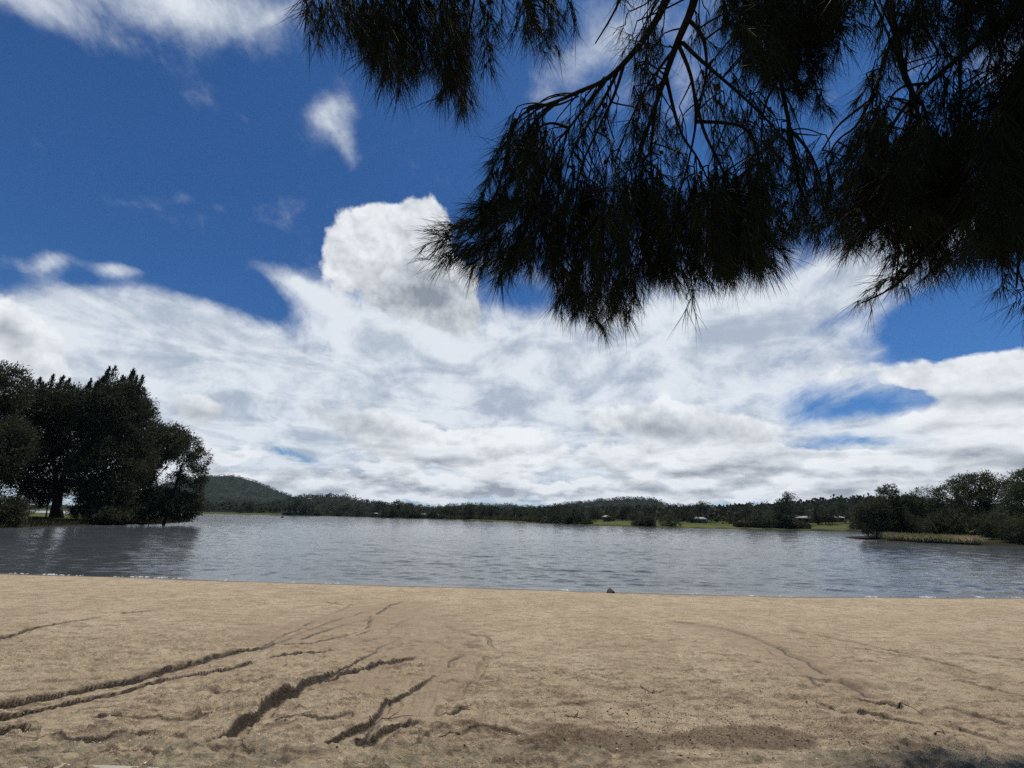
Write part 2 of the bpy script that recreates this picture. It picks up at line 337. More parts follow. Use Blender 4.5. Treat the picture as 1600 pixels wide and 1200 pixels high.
for k, (P_, d0, d1, w) in enumerate(GULW):
    P_ = np.array(P_); lo = P_.min(0) - w * 5.6 - .1; hi = P_.max(0) + w * 5.6 + .1
    idx = np.nonzero((BX > lo[0]) & (BX < hi[0]) & (BY > lo[1]) & (BY < hi[1]))[0]
    if not len(idx): continue
    qx = BX[idx] + .11 * (fbm(BX[idx] * 2.6, BY[idx] * 2.6, 61 + k, 2, .30) - .5); qy = BY[idx] + .14 * (fbm(BX[idx] * 3, BY[idx] * 3, 91 + k, 2, .30) - .5)
    best = np.full(len(idx), 9.); sg = np.zeros(len(idx)); tl = np.zeros(len(idx))
    seg = np.linalg.norm(np.diff(P_, axis=0), axis=1); L = seg.sum(); acc = 0
    for a, b, sl in zip(P_[:-1], P_[1:], seg):
        e = (b - a) / sl; rx = qx - a[0]; ry = qy - a[1]
        t = np.clip(rx * e[0] + ry * e[1], 0, sl); ddx = rx - t * e[0]; ddy = ry - t * e[1]; d = np.hypot(ddx, ddy)
        side = np.sign(e[0] * ry - e[1] * rx) * (1 if (.62 if P_[:, 0].mean() < .3 else -.4) * e[1] + .8 * e[0] > 0 else -1)     # + is the bank away from the camera
        up = d < best; best[up] = d[up]; sg[up] = side[up]; tl[up] = (acc + t[up]) / L; acc += sl
    sd = best * sg; depth = (d0 + (d1 - d0) * tl ** .6)
    depth = depth * (.72 + .55 * vnoise(tl * L * 3.2 + k * 7, tl * 0, 131)) * (1 - .8 * sstep(vnoise(tl * L * 2.1 + k * 5, tl * 0, 137), .90, .93)) * sstep(tl, -.01, .04) * (1 - sstep(tl, .93, 1.0))
    al_ = tl * L; sd = sd + .075 * (vnoise(al_ * 3 + k * 3, al_ * 0, 221) - .5) + .010 * (vnoise(al_ * 11, al_ * 0, 227) - .5) + .022 * (_h(np.floor(al_ * 3.5 + 2 * vnoise(al_ * 3, al_ * 0, 5)), np.floor(al_ * 0) + k, 231) - .5) * (depth > .035)
    wall = 1 - sstep(sd, 0.0, .012 + .05 * depth + .25 * w * (d0 < .035))
    ramp = sstep(sd, -w * 1.9, -w * .75)
    prof = depth * wall * ramp
    endf = 1 - sstep(best, w * 1.3, w * 2.4)
    terr = .30 * depth * (1 - sstep(sd, .0, .05)) * (1 - sstep(-sd, w * 1.5, w * 5.5))
    dep[idx] = np.maximum(dep[idx], np.maximum(prof * endf, terr))
    smoothm[idx] = np.maximum(smoothm[idx], endf * ramp * wall * (depth > .01))
    damp_shade[idx] = np.maximum(damp_shade[idx], sstep(depth, .009, .034) * sstep(sd, -.030, -.006) * (1 - sstep(sd, .010 + .05 * depth, .016 + .07 * depth)) * (1 - sstep(best, w, w * 1.5)))  # dark mask on the steep bank: damp soil, with its shade painted in
    lip = .10 * depth * np.exp(-((sd - .05) / .035) ** 2) * endf
    roughz[idx] += lip
fan = np.exp(-((BX + 2.6) / 1.5) ** 2 - ((BY - 8.2) / 2.0) ** 2)
roughz += .012 * fan * np.sin((BY - .45 * BX) * 9 + 3 * fbm(BX, BY, 7, 3))
def patch(px, py, rx, ry, w=1.0):
    c = gp(px, py); ex = abs(gp(px + rx, py)[0] - c[0]); ey = abs(gp(px, py - ry)[1] - c[1])
    return w * np.exp(-((BX - c[0]) / ex) ** 2 - ((BY - c[1]) / ey) ** 2)
# scour lines along the run of the water, left fan and right channel; low swells everywhere
def run_tex(p, q, area, seed, amp):
    a = np.array(gp(*p)); b_ = np.array(gp(*q)); e = (b_ - a) / np.linalg.norm(b_ - a); al = (BX - a[0]) * e[0] + (BY - a[1]) * e[1]; ac = -(BX - a[0]) * e[1] + (BY - a[1]) * e[0]
    ac = ac + .35 * (fbm(BX * .8, BY * .8, seed, 3) - .5); t = fbm(al * 1.3, ac * 9, seed + 1, 5, .6)
    c = np.array(gp(*area[:2])); r = np.exp(-((BX - c[0]) / area[2]) ** 2 - ((BY - c[1]) / area[3]) ** 2)
    return amp * r * (1 - np.abs(2 * t - 1)) ** 2, r * np.clip((t - .5) * 5, 0, 1)
rt1, rc1 = run_tex((60, 1085), (520, 968), (380, 1020, 3.2, 2.8), 171, .035); rt2, rc2 = run_tex((1120, 980), (1400, 1098), (1330, 1040, 3.6, 2.6), 181, .022); rt3, rc3 = run_tex((580, 1130), (690, 960), (640, 1060, 1.3, 2.4), 191, .035)
washout = np.clip(patch(470, 985, 90, 14) + patch(560, 965, 75, 22) + patch(620, 960, 55, 18) + patch(680, 985, 60, 20) + patch(720, 1015, 34, 26) + patch(700, 1060, 34, 30) + patch(650, 1095, 40, 22) + patch(560, 1060, 60, 12) + patch(600, 1015, 50, 10, .6) + patch(300, 1050, 160, 8, .7) + patch(1180, 1000, 60, 12) + patch(1250, 1030, 55, 14) + patch(1310, 1060, 50, 16) + patch(1110, 982, 60, 10) + patch(150, 1098, 120, 10, .6), 0, 1)
washout = np.clip((washout + .5 * (fbm(BX * 3, BY * 5, 211, 4) - .5) - .25) * 2.5, 0, 1)
roughz *= 1 - .6 * washout
# crusted sheets broken along curved little scarps
cr_n = fbm(BX * .55 + .35 * BY, BY * 1.25 - .25 * BX, 241, 5, .5) * 15 + .8 * fbm(BX * 5, BY * 7, 251, 3); cr_f = cr_n - np.floor(cr_n); cr_m = sstep(-BY, -9.5, -5.0) * sstep(fbm(BX * .5 + 9, BY * .8, 261, 3) + .10 * (BX < 0), .46, .60) * (1 - .8 * washout)
pz_ = sstep(fbm(BX * 2.5, BY * 3.5, 271, 3), .42, .58); roughz += .020 * cr_m * pz_ * (1 - cr_f) ; crack = cr_m * pz_ * (1 - sstep(np.abs(cr_f - .03), .02, .075)) 
roughz -= rt1 + rt2 + rt3; runc = np.clip(rc1 + rc2 * .7 + rc3, 0, 1)
roughz += .05 * (fbm(BX * .45, BY * .6, 201, 3) - .5)
mx, my = gp(487, 928); roughz += .05 * np.exp(-((BX - mx) / .22) ** 2 - ((BY - my) / .16) ** 2)
# sunk flat stones along the path edge
SC = 1 / .40
u = BX * SC * .85 + .35 * fbm(BX * 3, BY * 3, 71, 3); v = BY * SC * 1.9 + .35 * fbm(BX * 3, BY * 3, 73, 3)
f1 = np.full(len(BX), 9.); f2 = f1.copy(); cid = np.zeros(len(BX))
sidx = np.nonzero((BY < 5.4))[0]; u_, v_ = u[sidx], v[sidx]; iu, iv = np.floor(u_), np.floor(v_)
a1 = np.full(len(sidx), 9.); a2 = a1.copy(); ci = np.zeros(len(sidx))
for du in (-1, 0, 1):
    for dv in (-1, 0, 1):
        cx_, cy_ = iu + du, iv + dv
        jx = cx_ + .5 + .8 * (_h(cx_, cy_, 81) - .5); jy = cy_ + .5 + .8 * (_h(cx_, cy_, 82) - .5)
        d = np.hypot(u_ - jx, v_ - jy); c_ = _h(cx_, cy_, 83)
        n1 = d < a1; a2 = np.where(n1, a1, np.minimum(a2, d)); ci = np.where(n1, c_, ci); a1 = np.where(n1, d, a1)
f1[sidx] = a1; f2[sidx] = a2; cid[sidx] = ci
strip = 1 - sstep(BY - .06 + .5 * (fbm(BX * 1.6, BY * 1.6, 75, 4) - .5) + .12 * np.abs(BX) * 0, 3.68, 3.95)
stone = strip * sstep(f2 - f1, .06, .20) * (cid > .22)
roughz += stone * (.006 + .018 * cid) + stone * .004 * (fbm(BX * 20, BY * 20, 77, 3) - .5) - strip * .006
Z = Z + roughz * sstep(s_in, -.1, .5) - dep * sstep(s_in, .0, 1.0)
# dirt: brown leaf dust patches; wet: damp margin, gully walls with shade painted in
dm = patch(960, 1160, 170, 20, 1.0) + patch(1170, 1154, 120, 20, 1.05) + patch(860, 1140, 80, 22, .55) + patch(1060, 1135, 160, 14, .4) + patch(830, 1090, 60, 12, .5) + patch(960, 1070, 90, 10, .35) + patch(1130, 1090, 130, 14, .35) + patch(720, 1130, 40, 14, .5) \
   + patch(540, 1090, 60, 12, .4) + patch(1260, 1150, 60, 10, .5) + patch(1500, 1168, 110, 14, .7) + patch(500, 1170, 260, 10, .45) + patch(100, 1160, 90, 10, .4) + patch(1230, 1020, 80, 12, .35) + patch(1340, 1070, 70, 12, .45) + patch(1470, 1110, 90, 12, .3) + patch(620, 1000, 80, 18, .35) + patch(480, 985, 90, 12, .3) + patch(1000, 1030, 60, 6, .3) + patch(740, 1000, 40, 20, .3)
dn = fbm(BX * 2.6 + BY, BY * 4.5, 101, 5, .6)
dirt = np.clip((dm * .85 + 1.5 * (dn - .5) + .45 * (fbm(BX * 9, BY * 12, 107, 4, .6) - .5) - .40) * 2.2, 0, .85)
streak = fbm(BX * 3.0 + 1.4 * BY, BY * 14 - 3 * BX, 111, 5, .6)
dirt = np.maximum(dirt, np.clip((streak - .60) * 8, 0, .7) * (.40 + .6 * near))
wet = np.maximum(.55 * crack, 1 - sstep(s_in + .12 * (fbm(BX * 1.5, BY, 141, 3) - .5), .12, .52)); wet = np.maximum(wet, damp_shade * 1.2)  # scarp lines darkened; gully walls get damp and shade in their colour
m, gg, b, o = newmat('sand')
co = gg.n('ShaderNodeNewGeometry').outputs['Position']
def attr(n):
    a = gg.n('ShaderNodeAttribute'); a.attribute_name = n; return a.outputs['Fac']
mott = gg.noise(gg.mapp(co, scale=(1, 1.6, 1)), 3.2, 6, .65); n1 = gg.noise(co, .8, 6, .6); n2 = gg.noise(co, 14, 6, .65); n3 = gg.noise(co, 160, 3, .7); n4 = gg.noise(co, 45, 5, .75)
col = gg.mix(gg.ss(n1, .30, .70), (.408, .316, .198), (.545, .440, .292))
col = gg.mix(gg.m('MULTIPLY', gg.ss(mott, .46, .62), .75), col, (.265, .195, .125))
col = gg.mix(gg.m('MULTIPLY', gg.ss(n2, .42, .66), .6), col, (.245, .180, .108))
col = gg.mix(gg.m('MULTIPLY', gg.ss(n4, .50, .62), .65), col, (.56, .46, .30))
col = gg.mix(gg.m('MULTIPLY', gg.ss(n3, .52, .64), .75), col, (.13, .095, .06))
col = gg.mix(gg.m('MULTIPLY', gg.ss(n3, .40, .30), .7), col, (.68, .60, .46))
col = gg.mix(gg.m('MULTIPLY', attr('silt'), .74), col, (.215, .160, .105))
stc = gg.mix(attr('cell'), (.22, .19, .125), (.38, .31, .20))
stc = gg.mix(gg.m('MULTIPLY', gg.ss(n2, .4, .6), .5), stc, (.20, .175, .12))
col = gg.mix(gg.m('MULTIPLY', attr('stone'), gg.ss(n2, .25, .55, .45, .95)), col, stc)
col = gg.mix(gg.m('MULTIPLY', attr('dirt'), gg.ss(n4, .30, .62, .35, .95)), col, (.090, .058, .036))
col = gg.mix(gg.m('MULTIPLY', attr('wet'), .75), col, (.032, .024, .017))  # wet margin, and the shade painted onto the gully walls
gg.put(b.inputs['Base Color'], col); gg.put(b.inputs['Roughness'], gg.m('MULTIPLY_ADD', attr('wet'), -.5, .95)); b.inputs['Specular IOR Level'].default_value = .25
bp = gg.n('ShaderNodeBump'); bp.inputs['Strength'].default_value = 1.0; bp.inputs['Distance'].default_value = .022
hh = gg.m('ADD', gg.m('ADD', gg.m('MULTIPLY', n2, 1.5), gg.m('MULTIPLY', n4, 1.3)), gg.m('MULTIPLY', n3, .45))
gg.put(bp.inputs['Height'], gg.m('MULTIPLY', hh, gg.m('MULTIPLY_ADD', attr('silt'), -.6, 1.0))); gg.put(b.inputs['Normal'], bp.outputs[0])
SAND = m
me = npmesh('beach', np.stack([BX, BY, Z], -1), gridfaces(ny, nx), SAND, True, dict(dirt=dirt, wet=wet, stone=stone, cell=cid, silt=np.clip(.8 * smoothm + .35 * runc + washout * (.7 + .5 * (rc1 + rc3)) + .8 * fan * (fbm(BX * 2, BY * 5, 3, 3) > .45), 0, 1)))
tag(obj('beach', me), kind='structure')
ZG = Z.reshape(ny, nx)
def sand_z(x, y):
    r = math.log(max(y, 2.56) / 2.55) / math.log(17.8 / 2.55) * (ny - 1); c = (x / (y * 1.42 + 1.2) + 1) / 2 * (nx - 1)
    return float(ZG[int(min(max(r, 0), ny - 1)), int(min(max(c, 0), nx - 1))])
# path of pale concrete at the photographer's feet; its edge just shows bottom left
m, gg, b, o = newmat('concrete')
co = gg.n('ShaderNodeNewGeometry').outputs['Position']
n1 = gg.noise(co, 2.5, 6, .6); n2 = gg.noise(co, 90, 4, .7)
col = gg.mix(gg.ss(n1, .3, .7), (.27, .245, .195), (.35, .32, .26)); col = gg.mix(gg.m('MULTIPLY', gg.ss(n2, .5, .7), .4), col, (.22, .20, .16))
gg.put(b.inputs['Base Color'], col); b.inputs['Roughness'].default_value = .9
bp = gg.n('ShaderNodeBump'); bp.inputs['Strength'].default_value = .4; bp.inputs['Distance'].default_value = .004; gg.put(bp.inputs['Height'], n2); gg.put(b.inputs['Normal'], bp.outputs[0])
CONC = m
xs = np.linspace(-14, 14, 260); bag = Bag(); ye = 3.350 - .030 * xs + .004 * np.sin(xs * 3) + .008 * (fbm(xs * 5, xs * 0, 4, 3) - .5)
prof = [(-3.0, .40), (-3.0, .645), (-.012, .645), (-.003, .640), (0, .62), (0, .40)]
V = np.concatenate([np.stack([xs, (ye if q[0] > -1 else 0 * ye + .2) + (q[0] if q[0] > -1 else 0), 0 * xs + q[1]], -1) for q in prof])
bag.add(V, gridfaces(len(prof), len(xs)))
tag(obj('path', bag.mesh('path', CONC)), kind='structure')

# ---------------------------------------------------------------- land round the lake
LAKE = np.array([(-400,17.2),(-60,17.3),(-18,16.3),(18,15.5),(60,17.3),(130,18),(150,45),(90,50),(66,53),(62.9,54.8),(58.8,58.4),(54.1,62.6),(54.5,70),(60,80),(90,98),(128,120),(140,143),(119,146),(97,149),(51,144),(34,152),(15,190),(-41,295),(-90,318),
                 (-130,372),(-165,386),(-187,364),(-243,347),(-330,330),(-330,230),(-140,140),(-84,116),(-66,92),(-57.8,73.2),(-59.5,64.8),(-55.4,52.6),(-54.5,47.7),(-58,38),(-80,33),(-400,60)], float)
def lake_sd(x, y):                  # signed distance, + on land
    best = np.full(x.shape, 1e9); ins = np.zeros(x.shape, bool)
    for a, b_ in zip(LAKE, np.roll(LAKE, -1, 0)):
        e = b_ - a; l2 = e.dot(e); t = np.clip(((x - a[0]) * e[0] + (y - a[1]) * e[1]) / l2, 0, 1)
        best = np.minimum(best, np.hypot(x - a[0] - t * e[0], y - a[1] - t * e[1]))
        c_ = ((a[1] > y) != (b_[1] > y)) & (x < (b_[0] - a[0]) * (y - a[1]) / (b_[1] - a[1] + 1e-12) + a[0]); ins ^= c_
    return np.where(ins, -best, best)
# skyline of the hills: (picture x, picture y, distance, thickness)
RIDGE = {2600: ([(120,800),(200,775),(262,757),(300,748),(330,745),(350,744),(372,746),(395,752),(412,759),(432,768),(455,776),(480,785),(520,800)], 700),
         1300: ([(400,800),(440,786),(470,780),(500,779),(520,777.5),(545,779),(570,785),(600,790),(625,792),(660,797),(700,806)], 300),
         1900: ([(560,806),(640,796),(690,793),(730,791),(770,790),(800,790),(840,793),(862,791),(885,788),(910,787),(935,787),(955,790),(975,793),(1000,800),(1040,812)], 450),
         1500: ([(900,808),(950,797),(978,790),(1000,786),(1015,785),(1035,787),(1050,792),(1070,790),(1090,789),(1115,792),(1140,797),(1180,806),(1200,812)], 350),
         430: ([(1060,818),(1110,808),(1150,803),(1190,799),(1240,796),(1290,793),(1340,792),(1400,793),(1500,795),(1700,800),(1900,812)], 130),
         520: ([(350,802),(450,799),(560,802),(700,804),(850,806),(950,808),(1050,812)], 120)}
def land_z(x, y, detail=True):
    sd = lake_sd(x, y)
    z = np.where(sd > 0, np.minimum(.05 + .10 * sd, .45) + .022 * np.clip(sd - 4, 0, 80) * sstep(y, 30, 60), np.maximum(.16 * sd, -2.2))
    r = np.hypot(x, y); az = np.arctan2(x, y)
    for rr, (pts, th) in RIDGE.items():
        A_, E_ = [], []
        for px, py in pts:
            d = ray(px, py); A_.append(math.atan2(d[0], d[1])); E_.append(rr * d[2] / math.hypot(d[0], d[1]) + CAM[2])
        H = np.interp(az, A_, E_, left=0, right=0); H = np.maximum(H - {430: 4, 520: 4, 1300: 2}.get(rr, 4), 0)
        z = z + H * np.exp(-((r - rr) / th) ** 2) * (y > 0)
    back = sstep(-y, -12, 200) * 0
    if detail: z = z + (fbm(x * .02, y * .02, 7, 4) - .5) * np.clip(sd * .05, 0, 5) * (r > 60) + (fbm(x * .004, y * .004, 9, 4) - .5) * np.clip((r - 700) * .03, 0, 25)
    near_b = (y < 22) & (np.abs(x) < 40)
    z = np.where(near_b & (sd > -5), np.where(y < 17.9, base_z(x, np.maximum(y, 3.4)) - .22, -.5), z)
    return z, sd
rr_ = np.concatenate([[0.0], 3 * (9500 / 3.) ** (np.arange(300) / 299.)])
th_ = np.concatenate([np.radians(np.linspace(-72, 72, 900)), np.radians(np.linspace(74, 286, 107))]); th_ = np.concatenate([th_, [th_[0] + 2 * PI]])
RR, TH = np.meshgrid(rr_, th_, indexing='ij'); LX, LY = (RR * np.sin(TH)).ravel(), (RR * np.cos(TH)).ravel()
LZ, LSD = land_z(LX, LY)
far = sstep(np.hypot(LX, LY), 230, 420) * sstep(LSD, 25, 70) * (LY > 60)
farr = np.hypot(LX, LY)
m, gg, b, o = newmat('land')
co = gg.n('ShaderNodeNewGeometry').outputs['Position']
def attr(n):
    a = gg.n('ShaderNodeAttribute'); a.attribute_name = n; return a.outputs['Fac']
n1 = gg.noise(co, .05, 6, .6); n2 = gg.noise(co, .6, 5, .6); n3 = gg.noise(co, .02, 8, .65)
gr = gg.mix(gg.ss(n1, .35, .65), (.050, .066, .022), (.088, .096, .040)); gr = gg.mix(gg.m('MULTIPLY', gg.ss(n2, .45, .7), .5), gr, (.13, .115, .06))
fo = gg.mix(gg.ss(n3, .35, .65), (.022, .030, .018), (.050, .056, .030))
fo = gg.mix(gg.ss(gg.vor(co, .11), .2, .7), fo, (.018, .024, .016))
col = gg.mix(attr('wood'), gr, fo); col = gg.mix(attr('shore'), col, (.028, .025, .018))
gg.put(b.inputs['Base Color'], col); b.inputs['Roughness'].default_value = .95; b.inputs['Specular IOR Level'].default_value = 0
bp = gg.n('ShaderNodeBump'); bp.inputs['Strength'].default_value = 1; bp.inputs['Distance'].default_value = 5.0; gg.put(bp.inputs['Height'], gg.m('MULTIPLY', gg.noise(co, .12, 5, .7), attr('wood'))); gg.put(b.inputs['Normal'], bp.outputs[0])
LAND = m
me = npmesh('land', np.stack([LX, LY, LZ], -1), gridfaces(len(rr_), len(th_)), LAND, True, dict(wood=far, shore=np.where((LY < 135) & (np.abs(LX) > 40), 1 - sstep(LSD + 5 * (fbm(LX * .12, LY * .12, 3, 4) - .5), 5.5, 9.5), 1 - sstep(LSD, .2, 1.6))))
tag(obj('ground', me), kind='structure')
def gz(x, y):
    z, _ = land_z(np.array([float(x)]), np.array([float(y)])); return float(z[0])

# ---------------------------------------------------------------- water
wr = 13.6 * (520 / 13.6) ** (np.arange(760) / 759.)
wt = np.radians(np.linspace(-64, 64, 1000))
WR, WT = np.meshgrid(wr, wt, indexing='ij'); WX, WY = (WR * np.sin(WT)).ravel(), (WR * np.cos(WT)).ravel(); RWr = WR.ravel()
cell = np.maximum(RWr * math.log(520 / 13.6) / 759, RWr * math.radians(128) / 999)
rng = np.random.default_rng(5); WZ = np.zeros_like(WX)
for k in range(56):
    lam = .22 * (1.7 / .22) ** (k / 55.) * rng.uniform(.9, 1.1); th = math.radians(rng.normal(84, 22))   # wind blowing roughly towards the beach
    ph = rng.uniform(0, 6.28); A_ = .0031 * lam ** .72
    fade = np.clip(lam / (cell * 2.4) - .5, 0, 1)
    env = .55 + .9 * vnoise(WX / (lam * 2.8) + k * 3.1, WY / (lam * 2.2) + k, 200 + k) ** 1.5 * 1.2
    c_ = np.sin((WX * math.cos(th) + WY * math.sin(th)) * 2 * PI / lam + ph + 1.6 * vnoise(WX / (lam * 3), WY / (lam * 3), 300 + k))
    WZ += A_ * fade * env * (c_ + .5 * c_ * c_)
WZ *= sstep(WY - shore_y(WX), -.2, 1.8) * .85 + .15
m, gg, b, o = newmat('lake_water')
co = gg.n('ShaderNodeNewGeometry').outputs['Position']
b.inputs['Roughness'].default_value = .09; b.inputs['IOR'].default_value = 1.33
gg.put(b.inputs['Base Color'], gg.mix(gg.ss(gg.noise(co, .08, 3, .5), .3, .7), (.055, .064, .068), (.075, .084, .086)))
sx = gg.mapp(co, scale=(.55, 1.25, 1.0))
far_f = gg.ss(gg.v('LENGTH', co), 18, 220, .5, 1.0)
h1 = gg.noise(sx, 3.6, 4, .62, .3); h2 = gg.noise(gg.mapp(co, rot=(0, 0, .4), scale=(.7, 1.3, 1)), 1.3, 4, .6, .4); h3 = gg.noise(gg.mapp(co, scale=(.4, 1.2, 1)), 9, 3, .6)
gust = gg.ss(gg.noise(gg.mapp(co, scale=(.5, 1.2, 1)), .035, 4, .55), .35, .65, .55, 1.25)
H = gg.m('ADD', gg.m('ADD', gg.m('MULTIPLY', h1, .075), gg.m('MULTIPLY', h2, .17)), gg.m('MULTIPLY', h3, .034))
bp = gg.n('ShaderNodeBump'); bp.inputs['Strength'].default_value = 1.0; bp.inputs['Distance'].default_value = .42
gg.put(bp.inputs['Height'], gg.m('MULTIPLY', gg.m('MULTIPLY', H, gust), far_f)); gg.put(b.inputs['Normal'], bp.outputs[0])
WATER = m
bag = Bag(); bag.add(np.stack([WX, WY, WZ], -1), gridfaces(760, 1000))
tag(obj('lake_water', bag.mesh('lake_water', WATER, True)), kind='structure')
# ---------------------------------------------------------------- trees
def leafmat(name, c1, c2, c3, rand=.12):
    m, gg, b, o = newmat(name)
    co = gg.n('ShaderNodeTexCoord').outputs['Object']
    a = gg.n('ShaderNodeAttribute'); a.attribute_name = 'tone'
    col = gg.mix(gg.ss(gg.noise(co, .45, 4, .6), .35, .65), c1, c2)
    col = gg.mix(gg.m('MULTIPLY', a.outputs['Fac'], .9), col, c3)
    r = gg.n('ShaderNodeObjectInfo').outputs['Random']
    hs = gg.n('ShaderNodeHueSaturation'); gg.put(hs.inputs['Value'], gg.m('MULTIPLY_ADD', r, rand * 2, 1 - rand)); gg.put(hs.inputs['Hue'], gg.m('MULTIPLY_ADD', r, .03, .485)); gg.put(hs.inputs['Color'], col)
    gg.put(b.inputs['Base Color'], hs.outputs[0]); b.inputs['Roughness'].default_value = .75; b.inputs['Specular IOR Level'].default_value = .15
    trn = gg.n('ShaderNodeBsdfTranslucent'); gg.put(trn.inputs[0], hs.outputs[0]); mx_ = gg.n('ShaderNodeMixShader'); mx_.inputs[0].default_value = .25; m.node_tree.links.new(b.outputs[0], mx_.inputs[1]); m.node_tree.links.new(trn.outputs[0], mx_.inputs[2]); m.node_tree.links.new(mx_.outputs[0], o.inputs[0])
    return m
DARKLEAF = leafmat('sheoak_foliage', (.040, .046, .026), (.060, .066, .034), (.105, .105, .055))
WILLOW = leafmat('shrub_foliage', (.052, .062, .032), (.078, .088, .044), (.125, .130, .070))
GUM = leafmat('gum_foliage', (.030, .038, .024), (.048, .056, .034), (.078, .082, .052), .22)
PALE = leafmat('pale_foliage', (.070, .080, .045), (.095, .105, .055), (.13, .13, .075), .2)
OLIVE = leafmat('olive_foliage', (.045, .060, .020), (.065, .082, .028), (.10, .115, .045), .2)
BARK = simple('bark', (.030, .024, .019), (.060, .050, .040), 8, .9, .8, 60)
PBARK = simple('pale_bark', (.20, .185, .16), (.34, .32, .28), 2, .8, .3, 20)
def unit(v): return v / (np.linalg.norm(v, axis=-1, keepdims=True) + 1e-9)
def leaves(Cn, dirs, length, width, rng, jit=.6, droop=0.0):
    """one narrow bent leaf spray (two triangles and a fold) per centre"""
    n = len(Cn); d = unit(dirs + jit * rng.normal(size=(n, 3))); L = length * rng.uniform(.6, 1.35, (n, 1)); W = width * rng.uniform(.6, 1.3, (n, 1))
    s = unit(np.cross(d, rng.normal(size=(n, 3)))); up = np.cross(s, d)
    p0 = Cn; mid = Cn + d * L * .5 + up * L * .10; tip = Cn + d * L; tip[:, 2] -= droop * L[:, 0]
    V = np.stack([p0, mid + s * W * .5, tip, mid - s * W * .5], 1).reshape(-1, 3)
    i = np.arange(n)[:, None] * 4
    return V, np.concatenate([i + np.array([[0, 1, 2]]), i + np.array([[0, 2, 3]])])
def crown_clumps(blobs, n, rng, shell=.55):
    """clump centres spread through ellipsoids (cx,cy,cz,rx,ry,rz,weight), denser towards the outside"""
    B_ = np.array([b_[:6] for b_ in blobs], float); w = np.array([b_[6] if len(b_) > 6 else 1.0 for b_ in blobs]) * (B_[:, 3] * B_[:, 4] * B_[:, 5]) ** .66
    k = rng.choice(len(B_), n, p=w / w.sum())
    d = unit(rng.normal(size=(n, 3))); r = rng.uniform(0, 1, (n, 1)) ** (1 / 3.) * (1 - shell) + shell * rng.uniform(.72, 1.0, (n, 1))
    return B_[k, :3] + d * r * B_[k, 3:6], d
def crown_mesh(name, mat, blobs, nclump, per, clump_r, ll, lw, seed, up=.3, droop=.1, jit=.7, shell=.55, spires=None):
    rng = np.random.default_rng(seed)
    c, d = crown_clumps(blobs, nclump, rng, shell)
    cr = clump_r * rng.uniform(.55, 1.3, (len(c), 1))
    if spires is not None:
        ks = np.repeat(np.arange(len(spires)), 16); os_ = rng.normal(size=(len(ks), 3)) * spires[ks, 3:4] * .6; VS, FS = leaves(spires[ks, :3] + os_, np.array([[0, 0, 1.0]]) + os_ * .8, .55, .09, rng, .22, 0)
    tone = rng.uniform(0, 1, len(c)) ** 2.2
    k = np.repeat(np.arange(len(c)), per)
    o = rng.normal(size=(len(k), 3)) * .5 * cr[k]
    V, F = leaves(c[k] + o, d[k] * .7 + unit(o) * .5 + np.array([0, 0, up]), ll, lw, rng, jit, droop)
    tn = np.repeat(tone[k], 4)
    if spires is not None: F = np.concatenate([F, FS + len(V)]); V = np.concatenate([V, VS]); tn = np.r_[tn, np.full(len(VS), .1)]
    return npmesh(name, V, [F], mat, False, dict(tone=tn))
def limbs_mesh(name, mat, base, r0, targets, rng, fork=.35, sides=7, top=None):
    """trunk from the base with limbs bending out to each target"""
    bag = Bag(); base = np.array(base, float)
    top = np.array(top if top is not None else np.mean(targets, 0), float); top = base + (top - base) * .92
    n = 9; t = np.linspace(0, 1, n)[:, None]
    wob = np.cumsum(rng.normal(size=(n, 3)) * .012 * np.linalg.norm(top - base), 0) * [1, 1, .2]; wob[0] = 0
    tr = base + (top - base) * t + wob
    rr = r0 * (1 - .82 * t[:, 0]) + r0 * .35 * np.exp(-t[:, 0] * 14)
    bag.tube(tr, rr, sides)
    for q in targets:
        f = rng.uniform(fork, .85); p0 = base + (top - base) * f; i = f * (n - 1); a = int(i); p0 = tr[a] + (tr[min(a + 1, n - 1)] - tr[a]) * (i - a)
        q = np.array(q); mid = (p0 + q) / 2 + np.array([0, 0, -.06]) * np.linalg.norm(q - p0) + rng.normal(size=3) * .05 * np.linalg.norm(q - p0)
        t2 = np.linspace(0, 1, 7)[:, None]; pts = (1 - t2) ** 2 * p0 + 2 * t2 * (1 - t2) * mid + t2 ** 2 * q
        rb = np.interp(f, [0, 1], [r0 * .5, r0 * .16]); bag.tube(pts, rb * (1 - .8 * t2[:, 0]), 5)
    return bag.mesh(name, mat, True)
def tree(name, label, cat, group, base, blobs, mat, nclump, per, cr, ll, lw, seed, r0=.3, nlimb=14, bark=None, trunks=1, **kw):
    base = np.array(base, float); T = tag(empty(name, tuple(base)), label, cat, group)
    rng = np.random.default_rng(seed + 500)
    bl = [tuple(np.array(b_[:3]) - base) + tuple(b_[3:]) for b_ in blobs]
    c, _ = crown_clumps(bl, nlimb, rng, .3)
    top = max(bl, key=lambda q: q[2] + q[5]); topp = (top[0], top[1], top[2] + .5 * top[5])
    for k in range(trunks):
        off = np.array([(k - (trunks - 1) / 2) * r0 * 3.5, rng.uniform(-.3, .3), 0]); cc = c[k::trunks]
        tp = np.array(topp) + np.array([(k - (trunks - 1) / 2) * r0 * 10, 0, -abs(k) * .8]); dz_ = -.4
        obj('trunk', limbs_mesh('trunk', bark or BARK, off + [0, 0, dz_], r0, cc, rng, top=tp), T)
    kk = dict(kw)
    if kk.get('spires') is not None: kk['spires'] = kk['spires'] - np.r_[base, 0]
    obj('crown', crown_mesh('crown', mat, bl, nclump, per, cr, ll, lw, seed, **kk), T)
    return T
